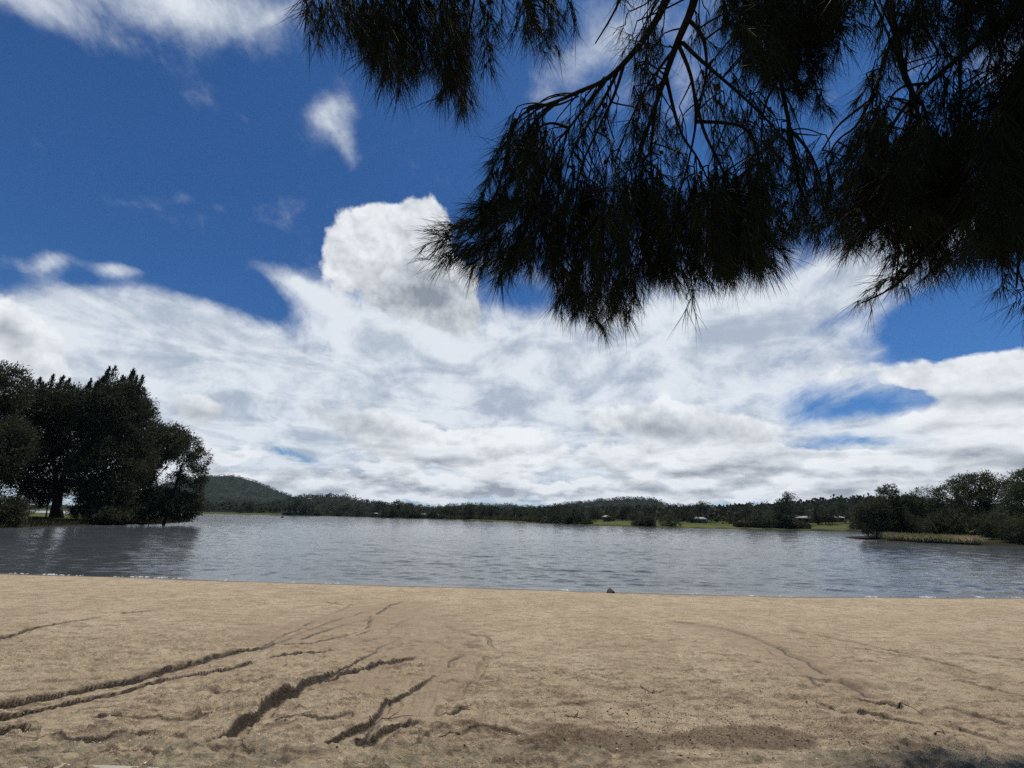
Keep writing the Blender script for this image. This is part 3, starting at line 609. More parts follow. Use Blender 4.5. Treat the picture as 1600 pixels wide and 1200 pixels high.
def px_blob(px, py, rx, ry, y, depth=None, w=1.0):
    """ellipsoid whose middle stands at world depth y"""
    c = at_y(px, py, y); ex = abs(at_y(px + rx, py, y)[0] - c[0]); ez = abs(at_y(px, py - ry, y)[2] - c[2])
    return (c[0], c[1], c[2], ex, depth or ex * .9, ez, w)
def spire_pts(px0, px1, py0, y, n, h, rng):
    out = []; n = 13; 
    for k in range(n):
        px = px0 + (px1 - px0) * (k + .5 + rng.uniform(-.2, .2)) / n; edge = abs((px - (px0 + px1) / 2) / ((px1 - px0) / 2)); c = at_y(px, py0 + 16 * edge ** 2.2 + rng.uniform(-7, 12), y + rng.uniform(-2, 2))
        hh_ = h * rng.uniform(.6, 1.25); m_ = int(hh_ / .16); t = np.linspace(0, 1, m_)[:, None]
        out.append(np.c_[c - np.array([0, 0, 1.0]) * hh_ * t + rng.normal(size=(m_, 3)) * np.array([.40, .40, .12]) * t ** .8 + np.array([[rng.normal() * .25, 0, 0]]) * (1 - t), .03 + .75 * t])
    return np.concatenate(out)
def gb(px, y):                      # foot of a tree: direction from the picture, depth, on the ground
    p = at_y(px, 815, y); return (p[0], y, gz(p[0], y))
SR = np.random.default_rng(77)
LG = 'trees on the left spit'
tree('sheoak_tree', 'dark round-headed she-oak cut by the left edge of the photo', 'tree', LG, gb(-40, 60),
     [px_blob(2, 610, 34, 42, 60), px_blob(-40, 640, 50, 70, 60), px_blob(-20, 715, 60, 60, 60), px_blob(10, 690, 30, 40, 60)], DARKLEAF, 1500, 28, .75, .46, .13, 1, r0=.45, up=.5)
tree('sheoak_tree', 'dark flat-topped she-oak with spiky tips, left of the tallest she-oak on the spit', 'tree', LG, gb(86, 70),
     [px_blob(60, 660, 42, 55, 70), px_blob(100, 655, 38, 55, 70), px_blob(80, 730, 66, 45, 70, w=.8), px_blob(50, 700, 40, 50, 70), px_blob(120, 700, 28, 50, 70), px_blob(82, 645, 46, 26, 70), px_blob(60, 770, 30, 22, 70, w=.5)], DARKLEAF, 1750, 28, .75, .46, .13, 2, r0=.4, up=.8,
     spires=spire_pts(32, 134, 594, 70, 15, 4.4, SR), trunks=2)
tree('sheoak_tree', 'tallest dark she-oak of the spit, broad with a comb of spiky tips', 'tree', LG, gb(180, 68),
     [px_blob(180, 650, 48, 55, 68), px_blob(205, 680, 32, 60, 68), px_blob(155, 680, 30, 60, 68), px_blob(180, 730, 58, 60, 68), px_blob(185, 770, 52, 38, 68, w=1.3), px_blob(180, 642, 44, 30, 68)], DARKLEAF, 2500, 28, .75, .46, .13, 3, r0=.5, up=.8,
     spires=spire_pts(134, 229, 582, 68, 15, 4.6, SR), trunks=2)
tree('riverside_tree', 'shorter olive-green leafy tree leaning right out of the tallest spiky she-oak', 'tree', LG, gb(226, 78),
     [px_blob(235, 695, 34, 36, 78), px_blob(262, 690, 30, 28, 78), px_blob(222, 730, 26, 30, 78, w=.5), px_blob(280, 700, 14, 18, 78, w=.6)], WILLOW, 760, 28, .7, .44, .14, 4, r0=.28, up=.2, nlimb=20)
tree('riverside_tree', 'tree at the tip of the left spit with open branches against the sky', 'tree', LG, gb(257, 71),
     [px_blob(292, 705, 20, 26, 71), px_blob(312, 718, 15, 16, 71), px_blob(300, 745, 22, 20, 71, w=.8), px_blob(265, 745, 24, 16, 71, w=.35), px_blob(282, 790, 32, 22, 71, w=1.5), px_blob(250, 785, 40, 24, 71, w=1.3), px_blob(305, 780, 12, 34, 71)], DARKLEAF, 640, 28, .55, .42, .13, 5, r0=.22, nlimb=34, up=.3)
for k, (px, py, rx, ry, y, lab) in enumerate([(0, 800, 36, 22, 50, 'low dark bush on the left spit at the edge of the photo'), (138, 798, 22, 14, 66, 'low dark bush under the she-oaks right of the grass gap'),
                                             (185, 800, 38, 16, 66, 'dark waterside bush below the tallest she-oak'), (228, 798, 14, 12, 71, 'small dark bush left of the leaning trunk at the spit tip'), (70, 765, 30, 24, 67, 'tangled dark shrub above the grass gap between the trunks')]):
    b_ = px_blob(px, py, rx, ry, y)
    tree('bush', lab, 'bush', LG + ' undergrowth', gb(px, y), [b_], DARKLEAF, int(rx * ry / 3.2), 26, .5, .36, .11, 20 + k, r0=.10, nlimb=10, shell=.2)
RG = 'trees on the right point'
tree('willow_shrub', 'round dark shrub leaning over the water at the left tip of the right point', 'shrub', RG, gb(1362, 70),
     [px_blob(1362, 812, 23, 26, 70), px_blob(1352, 800, 14, 14, 70, w=.6), px_blob(1372, 795, 16, 18, 70)], WILLOW, 330, 24, .45, .34, .10, 31, r0=.12, nlimb=14, up=.1, shell=.2)
tree('conifer', 'dark upright cone-shaped tree at the left end of the right point', 'tree', RG, gb(1390, 72),
     [px_blob(1388, 782, 15, 22, 72), px_blob(1388, 808, 26, 26, 72), px_blob(1392, 768, 8, 10, 72), px_blob(1405, 815, 18, 22, 72)], DARKLEAF, 520, 24, .45, .34, .09, 32, r0=.2, up=.4)
tree('riverside_tree', 'small dark tree between the cone-shaped tree and the sparse-topped tree', 'tree', RG, gb(1422, 74),
     [px_blob(1420, 800, 20, 26, 74), px_blob(1412, 782, 10, 10, 74), px_blob(1430, 785, 12, 12, 74)], WILLOW, 280, 24, .45, .34, .10, 33, r0=.16)
tree('riverside_tree', 'sparse-topped tree with sky showing through, left of the broad dome', 'tree', RG, gb(1452, 73),
     [px_blob(1450, 772, 20, 12, 73, w=.7), px_blob(1440, 788, 22, 14, 73, w=.8), px_blob(1455, 815, 28, 26, 73, w=1.6)], WILLOW, 330, 22, .4, .34, .09, 34, r0=.18, nlimb=30)
tree('gum_tree', 'broad domed gum, tallest on the right point, two bare twigs on top', 'tree', RG, gb(1530, 72),
     [px_blob(1500, 790, 38, 34, 72), px_blob(1540, 772, 42, 34, 72), px_blob(1520, 760, 30, 20, 72), px_blob(1565, 790, 24, 34, 72), px_blob(1530, 745, 14, 9, 72, w=.5), px_blob(1525, 815, 60, 26, 72)], WILLOW, 1250, 24, .55, .36, .11, 35, r0=.35, nlimb=30)
tree('gum_tree', 'dark leafy tree cut by the right edge of the photo behind the low shrubs', 'tree', RG, gb(1615, 64),
     [px_blob(1602, 785, 26, 34, 64), px_blob(1625, 760, 36, 30, 64), px_blob(1600, 815, 40, 28, 64), px_blob(1590, 750, 8, 12, 64, w=.4)], WILLOW, 720, 24, .55, .36, .11, 36, r0=.3)
for k, (px, py, rx, ry, y, lab) in enumerate([(1480, 815, 30, 18, 70, 'dark shrub behind the dry reeds, under the sparse-topped tree'), (1560, 822, 28, 20, 63, 'dark shrub overhanging the right end of the reeds'), (1605, 832, 34, 22, 57.5, 'low waterside shrub at the right edge of the photo'), (1432, 822, 22, 13, 70, 'dark shrub behind the left end of the reeds')]):
    tree('bush', lab, 'bush', RG + ' undergrowth', gb(px, y), [px_blob(px, py, rx, ry, y)], WILLOW, int(rx * ry / 2.6), 22, .4, .32, .10, 40 + k, r0=.08, nlimb=8, shell=.2)
# dry reeds along the right point: uncountable
rng = np.random.default_rng(8)
E_ = np.array([gb(1368, 69.5)[:2], (55.2, 64.5), (56.5, 61.5), (58.6, 59.6), (60.4, 57.7)]); Vs, Fs, tone, n0 = [], [], [], 0
tpar = rng.uniform(0, len(E_) - 1.001, 9000); k = tpar.astype(int); f = (tpar - k)[:, None]
P0 = E_[k] * (1 - f) + E_[k + 1] * f + np.abs(rng.normal(size=(9000, 1))) * np.array([[.9, .55]]) * 1.2 + rng.normal(size=(9000, 2)) * .15
P0 = np.c_[P0, land_z(P0[:, 0], P0[:, 1])[0] * 1.0]; P0[:, 2] = np.maximum(P0[:, 2], -.1)
V, Fc = leaves(P0, np.tile([[0, 0, 1.0]], (9000, 1)), .78, .07, rng, .22, .02)
m, gg, b, o = newmat('reeds')
a = gg.n('ShaderNodeAttribute'); a.attribute_name = 'tone'
col = gg.mix(a.outputs['Fac'], (.26, .27, .11), (.60, .50, .31)); gg.put(b.inputs['Base Color'], col); b.inputs['Roughness'].default_value = .8
trn = gg.n('ShaderNodeBsdfTranslucent'); gg.put(trn.inputs[0], col); mx_ = gg.n('ShaderNodeMixShader'); mx_.inputs[0].default_value = .45; m.node_tree.links.new(b.outputs[0], mx_.inputs[1]); m.node_tree.links.new(trn.outputs[0], mx_.inputs[2]); m.node_tree.links.new(mx_.outputs[0], o.inputs[0])
ton = np.clip(.5 + 1.6 * (fbm(P0[:, 0] * .5, P0[:, 1] * .5, 5, 3) - .5) + rng.normal(size=9000) * .22, 0, 1)
tag(obj('reeds', npmesh('reeds', V, [Fc], m, False, dict(tone=np.repeat(ton, 4)))), kind='stuff')
# ---------------------------------------------------------------- far shore: prototypes, then copies
def proto(kind, seed):
    rng = np.random.default_rng(seed)
    if kind == 'gum':
        bl = [(rng.normal() * 1.2, rng.normal() * 1.2, rng.uniform(4.5, 8.5), rng.uniform(1.2, 2.4), rng.uniform(1.2, 2.2), rng.uniform(.9, 1.7)) for _ in range(8)] + [(0, 0, 6.4, 2.2, 2.2, 2.4)]
        return bl, GUM, PBARK, 70, 14, .8, .55, .28, .22
    if kind == 'round':
        bl = [(rng.normal() * .8, rng.normal() * .8, rng.uniform(2.4, 5.0), rng.uniform(1.8, 2.6), rng.uniform(1.8, 2.4), rng.uniform(1.6, 2.3)) for _ in range(5)] + [(0, 0, 2.0, 2.6, 2.6, 1.8)]
        return bl, DARKLEAF, BARK, 90, 14, .7, .5, .30, .2
    if kind == 'tall':
        bl = [(rng.normal() * .4, rng.normal() * .4, z, 1.7 - .10 * z, 1.7 - .10 * z, 1.5) for z in (2.5, 4.5, 6.5, 8.5, 10)]
        return bl, GUM, BARK, 90, 14, .6, .5, .26, .18
    if kind == 'olive':
        bl = [(rng.normal() * .9, rng.normal() * .9, rng.uniform(1.2, 3.6), rng.uniform(1.5, 2.4), rng.uniform(1.5, 2.2), rng.uniform(1.1, 1.8)) for _ in range(5)]
        return bl, OLIVE, BARK, 80, 14, .6, .45, .26, .15
    if kind == 'pale':
        bl = [(rng.normal() * .7, rng.normal() * .7, rng.uniform(3, 7.5), rng.uniform(.9, 1.8), rng.uniform(.9, 1.8), rng.uniform(1.0, 2.0), .6) for _ in range(6)]
        return bl, PALE, PBARK, 60, 9, .8, .5, .15, .16
    bl = [(rng.normal() * .5, rng.normal() * .5, .9, 1.3, 1.3, .95) for _ in range(3)]
    return bl, WILLOW, BARK, 45, 14, .45, .4, .24, .06
PR = {}
for kind in ('gum', 'round', 'tall', 'olive', 'pale', 'bush'):
    for v_ in range(3 if kind in ('gum', 'round') else 2):
        bl, lm, bm, nc, per, cr, ll, lw, r0 = proto(kind, 900 + v_ * 7 + len(kind))
        rng = np.random.default_rng(v_ + 3); c, _ = crown_clumps(bl, 9, rng, .3); zt = max(q[2] + q[5] * .4 for q in bl)
        PR[kind, v_] = (limbs_mesh('trunk', bm, (0, 0, -.5), r0, c, rng, top=(0, 0, zt), sides=5), crown_mesh('crown', lm, bl, nc, per, cr, ll, lw, 50 + v_, up=.2))
FIRST = {}
def far_tree(kind, x, y, sc_, label, group, rng, name=None):
    v_ = int(rng.integers(0, 3 if kind in ('gum', 'round') else 2)); nm = name or {'gum': 'gum_tree', 'round': 'shade_tree', 'tall': 'poplar_tree', 'olive': 'willow_tree', 'pale': 'bare_tree', 'bush': 'bush'}[kind]
    T = tag(empty(nm, (x, y, gz(x, y) - .05), rng.uniform(0, 6.28)), label, 'bush' if kind == 'bush' else 'tree', group)
    T.scale = (sc_ * rng.uniform(.85, 1.2), sc_ * rng.uniform(.85, 1.2), sc_ * rng.uniform(.85, 1.15))
    key = (kind, v_)
    if key not in FIRST: FIRST[key] = (obj('trunk', PR[key][0], T), obj('crown', PR[key][1], T))
    else:
        for s_ in FIRST[key]:
            c = s_.copy(); C.objects.link(c); c.parent = T
    return T
ADJ = {'gum': ('low grey-green gum', 'taller grey-green gum'), 'round': ('small dark round tree', 'big dark round tree'), 'tall': ('short narrow dark poplar', 'tall narrow dark poplar'), 'olive': ('low yellowish-green tree', 'fuller yellowish-green tree'), 'pale': ('small pale half-bare tree', 'tall pale half-bare tree')}
LABEL = {'gum': 'grey-green gum with a pale trunk in the wood along the far shore', 'round': 'dark rounded tree in the wood along the far shore', 'tall': 'tall narrow dark tree in the wood along the far shore',
         'olive': 'low yellowish-green tree at the water on the far shore', 'pale': 'pale thin half-bare tree before the far wood', 'bush': 'small dark bush on the bank of the far shore'}
rng = np.random.default_rng(2024)
SH = np.array([(140,146),(119,148),(97,151),(51,146),(34,154),(15,192),(-41,297),(-90,320),(-130,374),(-165,388),(-187,366),(-243,349),(-300,335)], float)
segl = np.linalg.norm(np.diff(SH, axis=0), axis=1); cum = np.r_[0, np.cumsum(segl)]
def along(px):                      # shore point seen in the direction of picture column px
    d = ray(px, 815); az = math.atan2(d[0], d[1]); A_ = np.arctan2(SH[:, 0], SH[:, 1]); o_ = np.argsort(A_); r = np.interp(az, A_[o_], np.hypot(SH[o_, 0], SH[o_, 1])); return az, r
OPEN = [(1018, 1150), (918, 992), (1236, 1336), (300, 448)]     # stretches of open grass
cnt = 0
for k in range(2000):
    if cnt >= 250: break
    px = rng.uniform(330, 1390); az, r = along(px)
    opn = any(a < px < b_ for a, b_ in OPEN)
    back = rng.uniform(0, 1)
    if opn: off = rng.uniform(34, 110) if px > 900 else rng.uniform(26, 80)
    else: off = 1.5 + back ** 2.2 * 60
    x, y = (r + off) * math.sin(az), (r + off) * math.cos(az)
    kind = rng.choice(['gum', 'round', 'tall', 'olive', 'pale'], p=[.42, .32, .07, .09, .10])
    hgt = {'gum': .95, 'round': 1.05, 'tall': .75, 'olive': .9, 'pale': .9}[kind]
    if r > 260: hgt *= 1.15
    if 1100 < px < 1400 or r > 250: pass
    else: hgt *= .8
    sz_ = rng.uniform(.7, 1.15)
    zone = [z for lim, z in ((450, 'under the left hill'), (560, 'below the low left ridge'), (630, 'left of the long tan building'), (720, 'around the white shed'), (800, 'in the middle of the far shore'), (870, 'between the white post and the small lawn'), (925, 'left of the small lawn'),
            (1000, 'behind the small lawn'), (1075, 'around the lone waterline bush'), (1155, 'behind the big lawn'), (1225, 'around the pale olive willow'), (1290, 'left of the long pale-roofed house'), (1345, 'behind the long pale-roofed house'), (9999, 'beside the right point')) if px < lim][0]
    far_tree(kind, x, y, hgt * sz_, ADJ[kind][int(sz_ > .92)] + (', at the water ' if off < 8 else ', back from the water ') + zone, 'trees of the far shore', rng); cnt += 1
def placed(kind, px, off, sc_, label, group=None, name=None):
    az, r = along(px); return far_tree(kind, (r + off) * math.sin(az), (r + off) * math.cos(az), sc_, label, group, rng, name)
placed('bush', 1047, 3, 1.7, 'dark rounded bush alone on the green lawn at the far waterline')
placed('bush', 1236, 4, 1.3, 'dark green bush at the waterline left of the long pale-roofed house')
placed('bush', 1250, 5, .9, 'small bush beside the larger waterline bush, left of the long pale-roofed house')
placed('olive', 1193, 5, 1.0, 'pale olive willow at the far water, between the lawn and the pale-roofed houses')
placed('bush', 1222, 3, 1.4, 'broad green bush at the far waterline, right of the pale olive willow')
placed('round', 900, 5, 1.15, 'dark round tree at the left end of the small lawn on the far shore')
placed('pale', 908, 4, .9, 'left bare pale tree of a pair beside the small far lawn', 'pale trees beside the small lawn')
placed('pale', 917, 6, .85, 'right bare pale tree of a pair beside the small far lawn', 'pale trees beside the small lawn')
placed('gum', 1240, 120, 1.25, 'taller gum standing above the skyline of the right-hand far wood')
# bare twigs on top of the domed gum are limbs of it
# ---------------------------------------------------------------- forest on the hills: one mass
def forest(n, rlo, rhi, azlo, azhi, seed, size):
    rng = np.random.default_rng(seed); r = np.sqrt(rng.uniform(rlo ** 2, rhi ** 2, n)); az = np.radians(rng.uniform(azlo, azhi, n)); x, y = r * np.sin(az), r * np.cos(az)
    z, sd = land_z(x, y); ok = (sd > 55) & (fbm(x * .01, y * .01, 55, 3) > .30); x, y, z, r = x[ok], y[ok], z[ok], r[ok]; n = len(x)
    s = size * rng.uniform(.6, 1.3, n); c = np.stack([x, y, z + s * .75], -1); per = 26
    k = np.repeat(np.arange(n), per); d = unit(rng.normal(size=(n * per, 3))); d[:, 2] = np.abs(d[:, 2]) * .9 + .05
    q = c[k] + d * s[k][:, None] * np.array([.75, .75, .75]) * rng.uniform(.55, 1.0, (n * per, 1))
    V, F = leaves(q - unit(np.cross(d, rng.normal(size=d.shape))) * s[k][:, None] * .3, unit(np.cross(d, rng.normal(size=d.shape))), 1.0, .9, rng, .35)
    V = V.reshape(-1, 4, 3); V = (V - q[:, None]) * s[k][:, None, None] * .46 + q[:, None]
    return V.reshape(-1, 3), F, np.repeat(rng.uniform(0, 1, n)[k] ** 2, 4)
Vs, Fs, Ts, n0 = [], [], [], 0
for a_ in [(2300, 215, 470, -38, 40, 1, 3.6), (1500, 320, 640, 6, 46, 2, 3.8), (5200, 470, 1300, -40, 36, 3, 4.2), (6500, 1300, 2700, -40, 30, 4, 5.0)]:
    V, F_, t_ = forest(*a_); Vs.append(V); Fs.append(F_ + n0); Ts.append(t_); n0 += len(V)
FOREST = leafmat('forest', (.024, .031, .019), (.040, .046, .028), (.062, .066, .040), 0)
tag(obj('forest', npmesh('forest', np.concatenate(Vs), [np.concatenate(Fs)], FOREST, False, dict(tone=np.concatenate(Ts)))), kind='stuff')

# scrub along the waterline where no lawn comes down to the lake: one mass
rng = np.random.default_rng(31); px = rng.uniform(440, 1390, 5200); px = px[~((px > 1018) & (px < 1150)) & ~((px > 922) & (px < 990)) & ~((px > 1262) & (px < 1330))]
pos = []
for q in px:
    az, r = along(q); off = .6 + abs(rng.normal()) * 3.2 + (rng.uniform(0, 45) if rng.uniform() < .35 else 0); pos.append(((r + off) * math.sin(az), (r + off) * math.cos(az)))
pos = np.array(pos); pz = land_z(pos[:, 0], pos[:, 1])[0]; s_ = rng.uniform(.5, 1.5, len(pos)); per = 16; k = np.repeat(np.arange(len(pos)), per)
d = unit(rng.normal(size=(len(k), 3))); d[:, 2] = abs(d[:, 2]); q = np.c_[pos, pz][k] + d * s_[k][:, None] * rng.uniform(.3, 1, (len(k), 1)) * [1.2, 1.2, 1.3]
V, F_ = leaves(q, d, .7, .5, rng, .8)
tag(obj('scrub', npmesh('scrub', V, [F_], leafmat('scrub_foliage', (.030, .038, .018), (.055, .062, .028), (.085, .085, .045), 0), False, dict(tone=np.repeat(rng.uniform(0, 1, len(pos))[k] ** 2, 4)))), kind='stuff')

# low dark sedge and fallen leaves along the bank of the left spit
rng = np.random.default_rng(41); q = np.c_[rng.uniform(-110, -52, 60000), rng.uniform(34, 118, 60000)]; sd_ = lake_sd(q[:, 0], q[:, 1]); q = q[(sd_ > -.3) & (sd_ < 2.2 + 2.5 * rng.uniform(0, 1, len(q)) ** 2)][:7000]
pz = land_z(q[:, 0], q[:, 1])[0]; V, F_ = leaves(np.c_[q, pz], np.tile([[0, 0, 1.0]], (len(q), 1)), .55, .09, rng, .35, .05)
tag(obj('sedge', npmesh('sedge', V, [F_], leafmat('sedge_leaves', (.035, .040, .018), (.060, .060, .028), (.10, .09, .05), 0), False, dict(tone=np.repeat(rng.uniform(0, 1, len(q)) ** 2, 4)))), kind='stuff')
# ---------------------------------------------------------------- houses on the far shore
ROOFM = simple('pale_roof', (.19, .185, .175), (.26, .255, .245), .8, .7); ROOFT = simple('tile_roof', (.20, .12, .08), (.28, .18, .12), .8, .8)
WALLM = simple('cream_wall', (.20, .18, .145), (.27, .24, .20), .5, .8); WHITE = simple('white_paint', (.50, .49, .47), (.60, .59, .57), .5, .8)
GLASS = simple('window_glass', (.02, .025, .03), (.04, .045, .05), .5, .15, spec=.6); DOORM = simple('door', (.09, .06, .045), (.12, .08, .06), 2, .6)
def house(px, off, w, d, h, rise, label, wall=None, roof=None, windows=3, rz=None, az_r=None):
    az, r = along(px); r = az_r if az_r else r + off; x, y = r * math.sin(az), r * math.cos(az)
    T = tag(empty('house', (x, y, gz(x, y)), -az * .8 + (rz or 0)), label, 'house', 'houses across the lake')
    b_ = Bag(); b_.box((-w/2, -d/2, -1.5), (w/2, d/2, h)); obj('wall', b_.mesh('wall', wall or WALLM), T)
    b_ = Bag(); e = .6; ov = .5; hw, hd = w/2 + e, d/2 + e
    V = [(-hw,-hd,h),(hw,-hd,h),(hw,hd,h),(-hw,hd,h),(-hw+d*.3,0,h+rise),(hw-d*.3,0,h+rise),(-hw,-hd,h-.18),(hw,-hd,h-.18),(hw,hd,h-.18),(-hw,hd,h-.18)]
    b_.add(V, [[0,1,5,4],[2,3,4,5],[0,6,7,1],[1,7,8,2],[2,8,9,3],[3,9,6,0],[6,9,8,7]], [[1,2,5],[3,0,4]]); obj('roof', b_.mesh('roof', roof or ROOFM), T)
    n = windows + 1
    for k in range(n):
        cx = -w/2 + w * (k + .5) / n
        if k == n // 2:
            b_ = Bag(); b_.box((cx-.5, -d/2-.06, 0), (cx+.5, -d/2-.003, 2.1)); obj('door', b_.mesh('door', DOORM), T)
        else:
            b_ = Bag(); b_.box((cx-.75, -d/2-.05, .9), (cx+.75, -d/2-.003, 2.1)); obj('window', b_.mesh('window', GLASS), T)
    return T
house(1301, 62, 8.0, 6, 2.0, .9, 'long pale-roofed house on the bank left of the right point', windows=3)
house(1259, 70, 7.0, 6, 1.9, .9, 'cream low house between the waterline bushes and the long pale-roofed house', windows=2)
house(1093, 55, 5.0, 5, 1.9, .8, 'small grey-roofed house behind the green lawn on the far shore', wall=WALLM, windows=2)
house(681, 8, 2.6, 3, 2.2, .7, 'small white shed at the far waterline, left of the middle of the photo', wall=WALLM, roof=ROOFM, windows=1)
house(652, 26, 12, 6, 1.9, .8, 'long tan building with a pale roof behind the far shore, left of the white shed', windows=5)
house(585, 12, 3.2, 4, 2.2, .7, 'small pale house at the far water, nearest the foot of the left hill', wall=WALLM, windows=1)
house(948, 50, 3.0, 4, 2.0, .7, 'tiny white house above the small lawn on the far shore', wall=WALLM, windows=1)
for px, rr, lab in [(478, 1080, 'pale house on the left ridge, left of two among the trees'), (546, 1100, 'pale house on the left ridge, right of two among the trees'), (1043, 1250, 'faint distant house high on the middle hill')]:
    T = house(px, 0, 9, 7, 3.0, 1.4, lab, roof=ROOFT, windows=2, az_r=rr); T.location.z += 5
# white marker posts by the water
for px, lab in [(805, 'thin white post at the far waterline left of the small lawn'), (1024, 'pale post with a wide foot on the grass left of the lone bush')]:
    az, r = along(px); r += 2.5; x, y = r * math.sin(az), r * math.cos(az)
    T = tag(empty('marker_post', (x, y, gz(x, y))), lab, 'post')
    b_ = Bag(); b_.tube([(0,0,-.3),(0,0,1.6),(0,0,3.0)], [.16,.14,.12], 8); obj('pole', b_.mesh('pole', WHITE), T)
    b_ = Bag(); b_.tube([(0,0,-.1),(0,0,.35),(0,0,.7)], [.6,.5,.2], 10); obj('foot', b_.mesh('foot', WALLM), T)
# jetty-like dark bird on the water, left
def at_w(px, py): return at_z(px, py, 0.0)
p = at_w(441, 808.8)
b_ = Bag(); b_.tube([(-.55,0,.10),(-.4,0,.14),(-.15,0,.12),(.15,0,.12),(.30,0,.20),(.36,0,.38),(.38,0,.52),(.46,0,.56),(.62,0,.53)], [.02,.11,.19,.18,.10,.06,.075,.06,.015], 9)
bird = obj('waterbird', b_.mesh('waterbird', simple('dark_feathers', (.015,.015,.016), (.03,.03,.032), 6, .6), True), None, tuple(p)); bird.scale = (1.6, 1.6, 1.6)
tag(bird, 'small dark bird swimming on the lake in front of the left hill', 'bird')
# ---------------------------------------------------------------- rock, twigs, litter, foam on the beach
def rock(name, loc, size, label, seed, mat):
    bm = bmesh.new(); bmesh.ops.create_icosphere(bm, subdivisions=4, radius=1.0); r_ = random.Random(seed); planes = [(Vector((r_.uniform(-1,1), r_.uniform(-1,1), r_.uniform(-.3,1))).normalized(), r_.uniform(.55,.85)) for _ in range(12)]
    for v in bm.verts:
        for n_, d_ in planes:
            t = v.co.dot(n_) - d_
            if t > 0: v.co -= n_ * t * .9
        v.co += v.normal * .05 * (float(fbm(np.array([v.co.x * 4]), np.array([v.co.y * 4 + v.co.z * 3]), seed, 3)[0]) - .5)
        v.co.x *= size[0]; v.co.y *= size[1]; v.co.z *= size[2]
    me = bpy.data.meshes.new(name); bm.to_mesh(me); bm.free(); me.materials.append(mat)
    return tag(obj(name, me, None, loc), label, 'rock')
ROCKM = simple('dark_rock', (.018, .016, .014), (.05, .044, .036), 6, .7, .6, 40)
x_, y_ = gp(956, 927); y_ += .12
rock('rock', (x_, y_, .05), (.17, .13, .12), 'dark wet rock sitting where the sand meets the lake', 3, ROCKM)
TWIG = simple('twig_bark', (.028, .020, .014), (.06, .045, .032), 12, .85, .4, 80)
TW = [(1022, 1078, 44, 14, 'long thin dark twig lying on the plain sand right of the gullies'), (612, 1117, 70, 5, 'curved dark twig lying beside the crumbled pit in the lower left of the sand'), (523, 944, 26, 12, None), (1420, 1110, 60, 14, 'straight dark twig pointing at the wet channel on the right'), (700, 1148, 40, -10, None),
      (900, 1120, 34, 6, None), (1480, 1152, 40, -6, None)]
for k, (px, py, ln, an, lab) in enumerate(TW):
    r_ = np.random.default_rng(k); n = 8; P_ = []
    for i in range(n):
        t = (i / (n - 1) - .5) * ln; q = gp(px + t * math.cos(math.radians(an)), py + t * math.sin(math.radians(an)) + 5 * math.sin(i * .6 + k) * (ln > 40) + r_.normal() * .5)
        P_.append((q[0], q[1], sand_z(q[0], q[1]) + .006 + .006 * r_.uniform()))
    o_ = np.array(P_[n // 2]); b_ = Bag(); b_.tube(np.array(P_) - o_, 0.0042 * (1 - .6 * np.linspace(0, 1, n)), 6)
    side = np.array(P_[3]) - o_; b_.tube([side, side + [.04, .06, .012], side + [.06, .12, .006]], [.004, .003, .0015], 5)
    tag(obj('twig', b_.mesh('twig', TWIG, True), None, tuple(o_)), lab or ('short thin dark twig on the ' + ('left' if px < 600 else 'middle' if px < 1050 else 'right') + ' part of the sand, ' + ('nearer the lake' if py < 1075 else 'nearer the stone edging')), 'twig', 'twigs fallen on the sand')
def specks(n, areas, smin, smax, seed, mat, name, flat=.5, lift=.3):
    rng = np.random.default_rng(seed); w = np.array([a_[4] for a_ in areas], float); k = rng.choice(len(areas), n, p=w / w.sum()); V, F = [], []
    base = np.array([(1,0,0),(-1,0,0),(0,1,0),(0,-1,0),(0,0,1),(0,0,-1)], float); tri = np.array([(0,2,4),(2,1,4),(1,3,4),(3,0,4),(2,0,5),(1,2,5),(3,1,5),(0,3,5)])
    for i in range(n):
        a_ = areas[k[i]]; px = a_[0] + rng.normal() * a_[2]; py = min(a_[1] + rng.normal() * a_[3], 1215)
        if py < 925: continue
        q = gp(px, py) if i % 1 == 0 else q; s = rng.uniform(smin, smax) * (1 if rng.uniform() > .1 else 1.6); e = base * [s * rng.uniform(.8, 2.2), s, s * flat]; th = rng.uniform(0, 6.28)
        R_ = np.array([[math.cos(th), -math.sin(th), 0], [math.sin(th), math.cos(th), 0], [0, 0, 1]]); F.append(tri + len(V) * 6); V.append(e @ R_.T + [q[0], q[1], sand_z(q[0], q[1]) + s * lift])
    tag(obj(name, npmesh(name, np.concatenate(V), [np.concatenate(F)], mat)), kind='stuff')
specks(3600, [(1050, 1110, 170, 25, 3), (1130, 1155, 150, 18, 2), (900, 1080, 120, 30, .8), (1250, 1130, 120, 25, .8), (1450, 1100, 130, 40, .5), (500, 1110, 200, 40, .5), (800, 1000, 500, 60, .7)], .0022, .006, 5, simple('leaf_litter', (.016, .012, .010), (.05, .034, .024), 30, .9), 'leaf_litter')
specks(420, [(700, 1130, 500, 40, 1), (300, 1140, 250, 30, 1), (1200, 1000, 400, 60, .5)], .0020, .0055, 9, simple('pale_grit', (.5, .46, .38), (.68, .64, .56), 30, .8), 'grit')
